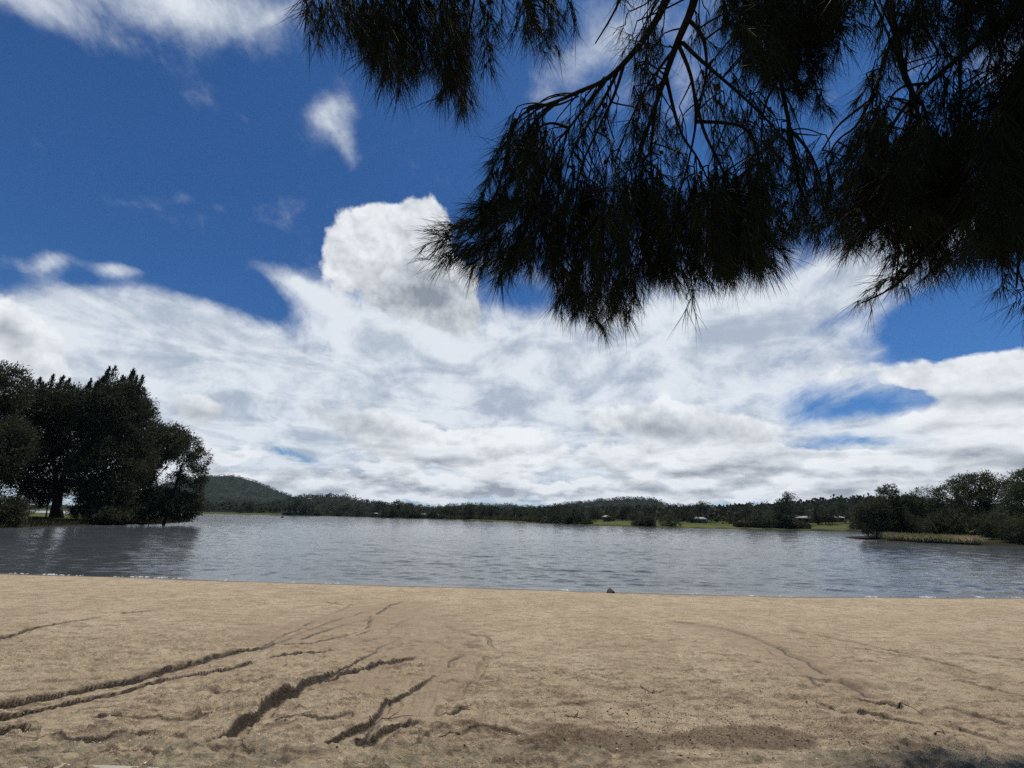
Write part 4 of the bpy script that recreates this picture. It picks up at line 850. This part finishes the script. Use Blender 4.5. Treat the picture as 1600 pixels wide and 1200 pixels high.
# foam where the ripples break
m, gg, b, o = newmat('foam'); b.inputs['Base Color'].default_value = (.50, .51, .50, 1); b.inputs['Roughness'].default_value = .6
bag = Bag(); rng = np.random.default_rng(12)
for px in [8, 28, 60, 72, 88, 116, 178, 196, 206, 214, 236, 246, 270, 345, 452, 508, 526, 880, 888, 1075, 1085, 1184, 1225, 1232, 1360, 1368, 1446, 1455, 1462, 1531, 1537, 1588, 60, 62, 240, 882, 1452, 1534]:
    lo, hi = 885, 945
    d = ray(px, 915); az = math.atan2(d[0], d[1]); yv = 15.3
    for _ in range(6): yv = float(shore_y(np.array([yv * math.tan(az)]))[0])
    x = yv * math.tan(az) + rng.normal() * .04; big = rng.uniform(.3, .9)
    for _ in range(5):
        ax, ay, az_ = rng.uniform(.02, .09) * big, rng.uniform(.02, .05), rng.uniform(.012, .035); ox = x + rng.normal() * .12 * big; oy = yv + .16 + rng.normal() * .05
        u_, v_ = np.meshgrid(np.linspace(0, 2 * PI, 9)[:-1], [0, .45, .9, 1.3]); 
        V = np.stack([ox + ax * np.cos(u_) * np.cos(v_), oy + ay * np.sin(u_) * np.cos(v_), .012 + az_ * np.sin(v_)], -1).reshape(-1, 3)
        i = np.arange(3)[:, None] * 8; j = np.arange(8)[None]; kx = (j + 1) % 8
        V[:, 2] *= .45
        bag.add(V, np.stack([i + j, i + kx, i + kx + 8, i + j + 8], -1).reshape(-1, 4), (np.arange(8) + 24)[None])
tag(obj('foam', bag.mesh('foam', m, True)), kind='stuff')
# ---------------------------------------------------------------- the she-oak overhead
NEED = simple('needles', (.026, .031, .014), (.058, .054, .026), 3.0, .8, spec=.08)
OBARK = simple('overhead_bark', (.026, .020, .016), (.046, .036, .029), 9, .95, .8, 70, spec=.1)
CONE = simple('seed_cone', (.030, .020, .014), (.055, .038, .026), 30, .85, .8, 120)
TB = np.array([4.6, -1.4, .62])
T = tag(empty('sheoak_tree', tuple(TB)), 'big she-oak overhead, its drooping needles hanging from the top of the photo', 'tree')
crownc = np.array([4.3, -.9, 6.8])
b_ = Bag(); tz = np.linspace(0, 1, 14)[:, None]
tr = TB + (np.array([4.9, 1.2, 13.5]) - TB) * tz + np.array([[.25, -.1, 0]]) * np.sin(tz * 5); tr[0][2] -= .3
b_.tube(tr - TB, .30 * (1 - .8 * tz[:, 0]) + .10 * np.exp(-tz[:, 0] * 16), 12); obj('trunk', b_.mesh('trunk', OBARK, True), T)
def tpt(z): return np.array([np.interp(z, tr[:, 2], tr[:, i]) for i in range(3)])
def P2(l): return np.array([at_d(*q) for q in l])
def smooth(P_, n=5):
    P_ = np.asarray(P_, float)
    for _ in range(2):
        Q = [P_[0]]
        for a, b__ in zip(P_[:-1], P_[1:]): Q += [a * .75 + b__ * .25, a * .25 + b__ * .75]
        Q.append(P_[-1]); P_ = np.array(Q)
    return P_
# limbs: name, trunk height where it leaves, picture points (x, y, distance), radius start/end
LIMBS = {
 'A': (5.2, [(1420,-900,4.2),(1180,-330,3.3),(1096,-90,3.0),(1088,0,2.9),(1056,70,2.9),(1036,130,2.85),(1012,200,2.8),(992,265,2.75)], .034, .006),
 'B': (5.0, [(1400,-980,4.3),(1140,-340,3.4),(1060,-70,3.1),(1044,0,3.0),(1010,57,2.95),(975,100,2.9),(944,128,2.9),(902,144,2.85),(868,160,2.8),(826,170,2.75),(805,190,2.7)], .026, .004),
 'M': (6.2, [(1500,-1500,4.8),(1250,-560,3.9),(960,-190,3.4),(760,-80,3.2),(600,-50,3.1),(470,-46,3.05)], .028, .006),
 'H': (7.2, [(1500,-700,5.4),(1330,-220,4.6),(1260,-60,4.1),(1225,30,3.9),(1215,110,3.7),(1235,200,3.5),(1250,300,3.4)], .028, .006),
 'R': (4.6, [(1800,-900,4.8),(1520,-240,4.1),(1402,-60,3.9),(1386,0,3.8),(1400,50,3.7),(1410,110,3.6),(1430,150,3.5),(1445,250,3.4)], .028, .006),
 'Q': (4.9, [(2000,-700,5.0),(1740,-160,4.3),(1600,10,4.0),(1510,80,3.8),(1450,130,3.7),(1400,180,3.6),(1370,250,3.5)], .026, .006),
 'S': (4.3, [(2200,-500,4.8),(1840,-60,4.1),(1700,100,3.7),(1620,200,3.5),(1560,280,3.4),(1500,350,3.3)], .030, .006)}
SUB = {
 'A': [[(1058,65,2.9),(1078,110,2.88),(1086,150,2.86),(1088,190,2.84),(1081,230,2.8),(1070,275,2.78),(1050,340,2.75)], [(1075,30,2.9),(1100,55,2.9),(1106,110,2.9),(1094,162,2.88),(1088,192,2.84)],
       [(1088,190,2.84),(1130,191,2.9),(1166,198,2.95),(1181,226,3.0),(1196,300,3.0)], [(1066,66,2.9),(1092,92,2.95),(1132,126,3.0),(1182,170,3.1),(1240,232,3.2),(1265,290,3.2)], [(1040,115,2.85),(1052,170,2.8),(1066,215,2.8),(1090,245,2.8),(1110,290,2.8)],
       [(1030,130,2.85),(1020,200,2.9),(1015,260,2.9),(1030,330,2.85)], [(1086,150,2.86),(1100,210,2.8),(1128,260,2.8),(1150,330,2.75)], [(1055,75,2.9),(1035,100,2.95),(1000,150,2.95),(960,250,2.9)]],
 'B': [[(944,130,2.9),(915,165,2.85),(890,200,2.85),(866,226,2.8),(850,270,2.8)], [(965,112,2.9),(941,160,2.9),(915,200,2.85),(891,240,2.8),(880,290,2.75)], [(975,100,2.9),(960,150,2.85),(928,215,2.8),(906,262,2.75),(900,320,2.7)],
       [(826,168,2.75),(845,163,2.75),(870,166,2.8),(905,150,2.85)], [(870,160,2.8),(840,185,2.75),(815,215,2.7),(790,260,2.7)], [(890,200,2.85),(860,190,2.8),(840,200,2.75)], [(800,195,2.7),(790,250,2.7),(775,310,2.65),(740,345,2.6),(700,362,2.6)], [(880,290,2.75),(850,350,2.65),(800,390,2.6)]],
 'M': [[(760,-80,3.2),(745,-20,3.15),(730,60,3.1)], [(640,-55,3.1),(650,0,3.1),(655,60,3.05)], [(600,-50,3.1),(585,-10,3.05),(575,40,3.0)], [(900,-150,3.35),(860,-60,3.2),(850,20,3.15)], [(960,-190,3.4),(920,-60,3.3),(893,0,3.2)], [(700,-65,3.1),(712,0,3.1),(716,90,3.05)],
       [(1000,-110,3.3),(985,-40,3.2),(960,20,3.1),(930,68,3.0)]],
 'H': [[(1260,-60,4.1),(1300,-20,4.0),(1320,30,4.0)], [(1225,30,3.9),(1180,50,3.8),(1160,90,3.7)], [(1218,120,3.7),(1190,170,3.6),(1190,250,3.5)], [(1235,200,3.5),(1275,250,3.45),(1290,320,3.4)]],
 'R': [[(1400,50,3.7),(1378,100,3.65),(1368,150,3.6),(1372,220,3.5)], [(1366,152,3.6),(1330,178,3.55),(1305,200,3.5),(1285,235,3.45)], [(1430,150,3.5),(1445,165,3.5),(1460,250,3.4)], [(1395,20,3.8),(1440,30,3.9),(1470,90,3.9)], [(1375,120,3.6),(1340,200,3.5),(1310,215,3.5),(1290,250,3.5)], [(1405,100,3.6),(1425,140,3.55),(1438,165,3.5)]],
 'Q': [[(1600,10,4.0),(1560,-10,4.1),(1520,20,4.1)], [(1500,85,3.8),(1500,140,3.7),(1500,200,3.6)], [(1450,130,3.7),(1400,135,3.6),(1380,180,3.5)], [(1600,12,4.0),(1610,80,3.9),(1590,160,3.8)]],
 'S': [[(1560,280,3.4),(1545,340,3.3),(1520,390,3.25)], [(1500,350,3.3),(1460,375,3.2),(1420,430,3.15),(1385,456,3.1),(1345,474,3.1)], [(1620,200,3.5),(1610,300,3.4),(1592,400,3.3),(1588,450,3.3)], [(1530,300,3.4),(1440,320,3.3),(1380,350,3.3),(1330,360,3.2)]]}
# hanging strands: limb, start x, y, end x, y, half width, density
ST = {
 'M': [(478,-30,486,28,22,1),(505,-30,520,45,26,1),(535,-30,555,60,28,1.1),(570,-30,590,80,30,1.2),(600,-30,612,118,32,1.2),(640,-30,655,120,32,1.2),(670,-30,690,110,28,1.1),(700,-30,713,165,28,1.3),(735,-30,735,118,28,1),(770,-30,772,60,26,1),(805,-30,822,62,24,1),(835,-30,838,45,22,.9),(858,-30,852,82,20,1),(888,-30,886,36,18,.8),(562,0,575,95,22,.8),(690,60,700,150,20,.9),(625,40,630,110,20,.9),(940,-40,965,15,26,.4),(1000,-60,995,30,26,.4)],
 'B': [(822,172,806,270,34,1.2),(850,190,812,330,38,1.2),(800,210,778,300,30,1),(875,225,840,340,38,1.1),(800,320,748,352,30,1.1),(795,345,700,372,26,1),(745,362,690,420,28,1),(790,350,742,418,32,1.1),(830,350,790,432,36,1.2),(865,300,850,425,38,1.2),(710,365,676,392,20,.8),(905,262,880,420,40,1.2),(880,410,888,488,32,1.2),(930,280,915,470,42,1.2),(915,440,934,506,30,1.2),(780,270,765,350,30,1),(960,145,945,230,24,.3),(900,160,880,240,20,.25),(960,300,960,480,40,1.2),(840,300,800,400,34,1.1)],
 'A': [(990,265,985,440,40,1.2),(1020,250,1028,425,42,1.2),(1058,290,1062,445,44,1.2),(1086,425,1092,462,10,.5),(1100,270,1108,430,44,1.2),(1128,250,1142,425,48,1.3),(1152,270,1172,405,46,1.3),(1180,240,1200,370,44,1.2),(1160,330,1190,410,36,1.2),(1005,90,985,220,22,.35),(1030,140,1010,250,26,.45),(1052,170,1046,270,28,.4),(1110,120,1128,240,32,.5),(1140,130,1158,250,36,.6),(985,420,975,490,24,1),(1000,200,975,330,34,.7),(1085,250,1080,360,38,.8),(960,250,940,400,36,.9),(1120,330,1135,430,40,1.1),(1040,60,1010,110,20,.4),(1080,-20,1110,40,22,.3),(990,20,965,80,22,.35),(1010,30,1000,110,20,.35)],
 'H': [(1150,-40,1158,70,40,1.3),(1195,-40,1200,110,50,1.5),(1240,-40,1250,115,50,1.5),(1285,-40,1292,70,38,1.3),(1320,-40,1326,30,26,1),(1180,80,1228,155,36,.8),(1228,130,1270,150,26,.7),(1180,150,1188,260,34,.7),(1220,190,1230,300,34,.8),(1250,230,1262,330,28,.8),(1262,290,1240,368,34,1.1),(1290,320,1275,375,26,1),(1125,-40,1130,40,26,.8)],
 'R': [(1360,-40,1368,60,24,.5),(1400,-40,1396,110,28,.6),(1380,160,1340,262,38,1.2),(1400,190,1372,320,50,1.7),(1440,180,1420,340,55,1.8),(1350,250,1312,340,36,1.3),(1330,310,1312,372,28,1.2),(1370,320,1335,392,26,1.1),(1300,300,1290,350,24,1),(1325,240,1290,300,24,1),(1415,120,1425,200,24,.5),(1390,240,1350,350,40,1.4)],
 'Q': [(1440,-40,1430,60,38,1.1),(1480,-40,1472,100,34,.9),(1520,-40,1520,60,40,1.1),(1560,-40,1562,60,40,1.2),(1602,-40,1602,120,36,1.2),(1560,60,1540,160,34,.9),(1500,100,1500,200,34,.9),(1470,120,1460,210,30,.7),(1590,90,1580,190,34,1.1)],
 'S': [(1490,190,1470,350,58,1.9),(1540,180,1530,360,58,1.9),(1590,150,1588,380,56,1.9),(1400,340,1402,395,26,1.1),(1450,340,1438,405,36,1.3),(1430,395,1402,440,24,1.1),(1400,432,1352,470,10,.7),(1480,360,1455,432,28,1.1),(1512,350,1500,408,30,1),(1550,360,1546,400,28,1),(1592,380,1590,448,20,.9),(1602,440,1592,488,10,.5),(1640,200,1640,400,50,1.2),(1440,280,1430,380,46,1.6),(1640,20,1640,180,50,1.2),(1560,330,1540,390,40,1.2)]}
# thin sparse strands hanging all along the bare inner wood
_r = random.Random(4)
for key, n_, (xa, xb, ya, yb) in (('A', 13, (985, 1200, -10, 230)), ('B', 6, (840, 1000, 95, 230)), ('R', 6, (1340, 1470, 0, 210)), ('Q', 3, (1440, 1600, 0, 200)), ('H', 5, (1140, 1290, 60, 300)), ('M', 2, (480, 880, -30, 10))):
    for _ in range(n_):
        x0, y0 = _r.uniform(xa, xb), _r.uniform(ya, yb)
        if key == 'B': y0 = max(y0, 175 - (x0 - 840) * .45)
        ST[key].append((x0, y0, x0 + _r.uniform(-22, 16), y0 + _r.uniform(55, 120), _r.uniform(12, 22), _r.uniform(.4, .75)))
def needles_mesh(name, B0, D0, L, rad, rng):
    n = len(B0); D0 = unit(D0); gv = np.array([0, 0, -1.0]); L = L[:, None]
    curl = rng.uniform(.10, .55, (n, 1))
    p1 = B0 + D0 * L * .45 + gv * L * curl * .08; p2 = B0 + D0 * L * .78 + gv * L * curl * .34
    p2 = B0 + unit(p2 - B0) * L * .97
    s = unit(np.cross(D0, rng.normal(size=(n, 3)))); u = np.cross(D0, s); r = rad[:, None]
    ring = [s, -.5 * s + .866 * u, -.5 * s - .866 * u]
    V = np.stack([B0 + a * r for a in ring] + [p1 + a * r * .85 for a in ring] + [p2], 1).reshape(-1, 3)
    i = np.arange(n)[:, None] * 7
    Q = np.concatenate([i + np.array([[a, (a + 1) % 3, 3 + (a + 1) % 3, 3 + a]]) for a in range(3)]); Tn = np.concatenate([i + np.array([[3 + a, 3 + (a + 1) % 3, 6]]) for a in range(3)])
    return npmesh(name, V, [Q, Tn], NEED, False)
rngo = np.random.default_rng(99); total = 0; CALL = []
for key, (hz_, pts, r0, r1) in LIMBS.items():
    main = np.concatenate([[tpt(hz_ - .2), tpt(hz_) + (P2(pts[:1])[0] - tpt(hz_)) * .45 + [0, 0, .25]], P2(pts)]); main = smooth(main)
    bag = Bag(); nn = len(main); bag.tube(main - TB, r0 * 1.35 + (r1 - r0 * 1.35) * np.linspace(0, 1, nn) ** .75, 9)
    allp = [main[nn // 3:]]
    for s_ in SUB[key]:
        q = smooth(P2(s_)); cl_ = np.concatenate(allp); j = np.argmin(np.linalg.norm(cl_ - q[0], axis=1)); gap_ = np.linalg.norm(cl_[j] - q[0]); q = np.concatenate([[cl_[j]], q[1 if gap_ < .08 else 0:]])
        bag.tube(q - TB, np.linspace(.0105, .0030, len(q)), 7); allp.append(q)
    cloud = np.concatenate(allp); cb0, cb1 = [], []
    NB, ND, NL, NR, CP = [], [], [], [], []
    for (x0, y0, x1, y1, hw, den) in ST[key]:
        dist = np.mean([at_d_ for at_d_ in [2.9 if key in 'AB' else 3.1 if key == 'M' else 3.55]]) + rngo.uniform(-.25, .25)
        if key in ('Q', 'H'): dist += .25
        n_st = max(2, int(round(hw / (9.0 if den > .9 else 11)))) + (2 if den > 1.05 else 0)
        for k in range(n_st):
            f = (k + .5) / n_st * 2 - 1; dd = dist + rngo.normal() * .16; ys = y0 + rngo.uniform(-8, 18)
            a = at_d(x0 + f * hw * .45, ys, dd); b__ = at_d(x1 + f * hw * .75 + rngo.normal() * 4, y1 + abs(f) * -22 * (hw > 15) + rngo.normal() * 6, dd + rngo.normal() * .08)
            m_ = (a + b__) / 2 + rngo.normal(size=3) * .03; n_ = 9; t = np.linspace(0, 1, n_)[:, None]; tw = (1 - t) ** 2 * a + 2 * t * (1 - t) * m_ + t * t * b__; tw += np.cumsum(rngo.normal(size=(n_, 3)) * .007, 0)
            j = np.argmin(np.linalg.norm(cloud - a, axis=1) + .6 * np.maximum(0, a[2] - cloud[:, 2])); q0 = cloud[j]; gap = np.linalg.norm(q0 - a)
            if gap > .02:
                mm = (q0 + a) / 2 + np.array([0, 0, .10]) * gap + rngo.normal(size=3) * .05 * gap; t3 = np.linspace(0, 1, 7)[:, None]; c_ = (1 - t3) ** 2 * q0 + 2 * t3 * (1 - t3) * mm + t3 ** 2 * a
                bag.tube(np.concatenate([c_[:-1], tw]) - TB, np.r_[np.linspace(.0050, .0034, 6), np.linspace(.0034, .0014, n_)], 5, cap=False)
            else: bag.tube(tw - TB, np.linspace(.0034, .0014, n_), 5, cap=False)
            ln = np.linalg.norm(b__ - a); nsh = max(4, int(ln / .028 * (.6 + .4 * min(den, 1.2))))
            ax = unit(b__ - a)
            for s_i in range(nsh):
                tt_ = (s_i + rngo.uniform()) / nsh; i = tt_ * (n_ - 1); ia = min(int(i), n_ - 2); p = tw[ia] + (tw[ia + 1] - tw[ia]) * (i - ia)
                if rngo.uniform() > min(1, den + .15): continue
                rd = unit(np.cross(ax, rngo.normal(size=3))); sd_ = unit(ax * rngo.uniform(.5, 1.2) + rd * rngo.uniform(.3, 1.1)); sl = rngo.uniform(.02, .10); e = p + sd_ * sl
                cb0.append(p); cb1.append(e)
                nn_ = int(rngo.uniform(7, 13) * (den ** .8 if den > 1 else 1) * 1.7)
                bt = rngo.uniform(.1, 1, (nn_, 1)); B_ = p + (e - p) * bt; sp = rngo.normal(size=(nn_, 3)) * .34
                NB.append(B_); ND.append(unit(sd_ * .75 + ax * .35 + np.array([0, 0, -.28])) + sp); NL.append(.055 + .19 * rngo.uniform(0, 1, nn_) ** 1.5); NR.append(rngo.uniform(.0008, .0015, nn_))
                if rngo.uniform() < .16 * min(den, 1.2): CP.append(p + sd_ * rngo.uniform(.01, .04))
    # side shoots as thin prisms
    cb0, cb1 = np.array(cb0), np.array(cb1); dS = unit(cb1 - cb0); s = unit(np.cross(dS, rngo.normal(size=dS.shape))); u = np.cross(dS, s)
    V = np.stack([cb0 + s * .0018, cb0 + (-.5 * s + .866 * u) * .0018, cb0 + (-.5 * s - .866 * u) * .0018, cb1], 1).reshape(-1, 3) - TB; i = np.arange(len(cb0))[:, None] * 4
    bag.add(V, np.concatenate([i + np.array([[a, (a + 1) % 3, 3]]) for a in range(3)]))
    br = obj('branch', bag.mesh('branch', OBARK, True), T)
    NB, ND, NL, NR = np.concatenate(NB), np.concatenate(ND), np.concatenate(NL), np.concatenate(NR); total += len(NB)
    obj('needles', needles_mesh('needles', NB - TB, ND, NL, NR, rngo), br)
    if CP: CALL += [(np.linalg.norm(q - CAM), tuple(q), br) for q in CP if 0 < (q - CAM) @ Fw]
# woody cones, about a thumbnail wide: the hundred that show largest as parts, the rest as one part
def cone_geo(cb, q, R_, ax_, rot):
    s = unit(np.cross(ax_, [.3, .8, .5])); u = np.cross(ax_, s); V = []
    for ri, (h_, w_) in enumerate([(-1.25, .35), (-.7, .95), (0, 1.1), (.7, .9), (1.2, .4)]):
        for a in range(6):
            th = a * PI / 3 + .5 * ri + rot; V.append(q + ax_ * R_ * h_ + (math.cos(th) * s + math.sin(th) * u) * R_ * w_ * (1 + .18 * ((ri + a) % 2)))
    Fq = [[ri * 6 + j, ri * 6 + (j + 1) % 6, ri * 6 + 6 + (j + 1) % 6, ri * 6 + 6 + j] for ri in range(4) for j in range(6)]
    cb.add(np.array(V), Fq, [list(range(6))[::-1]], [list(range(24, 30))])
CALL.sort(key=lambda q: q[0]); CM = []
for k in range(5):
    cb = Bag(); cone_geo(cb, np.zeros(3), .0095 + .001 * k, unit(rngo.normal(size=3) + [0, 0, -1.5]), k); CM.append(cb.mesh('seed_cone', CONE))
for k, (d_, q, br) in enumerate(CALL[:100]): obj('seed_cone', CM[k % 5], br, tuple(np.array(q) - TB))
cb = Bag()
for d_, q, br in CALL[100:]: cone_geo(cb, np.array(q) - TB, rngo.uniform(.006, .0115), unit(rngo.normal(size=3) + [0, 0, -.8]), rngo.uniform(0, 6))
tag(obj('seed_cones', cb.mesh('seed_cones', CONE), T), kind='stuff')
print('needles', total)
# the tree's upper crown, mostly unseen; first clump added to shade the near ground
upb = [(6.05, 6.35, 12.9, .75, .50, .6, 1.6), (6.3, 4.5, 13.6, 1.8, 1.6, 1.0), (5.2, 1.4, 12.5, 2.6, 2.2, 1.8), (6.4, -2.4, 9.5, 2.6, 2.4, 2.0), (3.2, -3.6, 8.0, 2.4, 1.8, 1.8), (8.0, .5, 8.5, 1.8, 2.2, 2.0), (5.6, 3.6, 14.2, 1.4, 1.4, .8)]
upb = [tuple(np.array(q[:3]) - TB) + tuple(q[3:]) for q in upb]
cc, _ = crown_clumps(upb, 40, rngo, .3); b_ = Bag()
for q in list(cc) + [np.array(q[:3]) for q in upb]:
    zz_ = float(np.clip(q[2] + TB[2] - 2.5, 4, 13)); p0 = tpt(zz_) - TB; t3 = np.linspace(0, 1, 8)[:, None]; mid = (p0 + q) / 2 + [0, 0, .4]; b_.tube((1 - t3) ** 2 * p0 + 2 * t3 * (1 - t3) * mid + t3 ** 2 * q, .05 * (1 - .85 * t3[:, 0]), 6)
brh = obj('branch', b_.mesh('branch', OBARK, True), T)
obj('needles', crown_mesh('needles', NEED, upb, 1500, 60, .35, .20, .016, 4, up=-.5, droop=.3), brh)
# ---------------------------------------------------------------- thin blue air
bm = Bag(); bm.box((-9000, -9000, -4.0), (9000, 9000, 420)); m = bpy.data.materials.new('haze'); m.use_nodes = True; m.node_tree.nodes.clear(); gg = G(m.node_tree)
pv = gg.n('ShaderNodeVolumePrincipled'); o = gg.n('ShaderNodeOutputMaterial'); m.node_tree.links.new(pv.outputs[0], o.inputs['Volume'])
pv.inputs['Color'].default_value = (.62, .78, 1.0, 1); pv.inputs['Density'].default_value = 3.2e-5; pv.inputs['Anisotropy'].default_value = .2
tag(obj('haze', bm.mesh('haze', m)), kind='stuff')
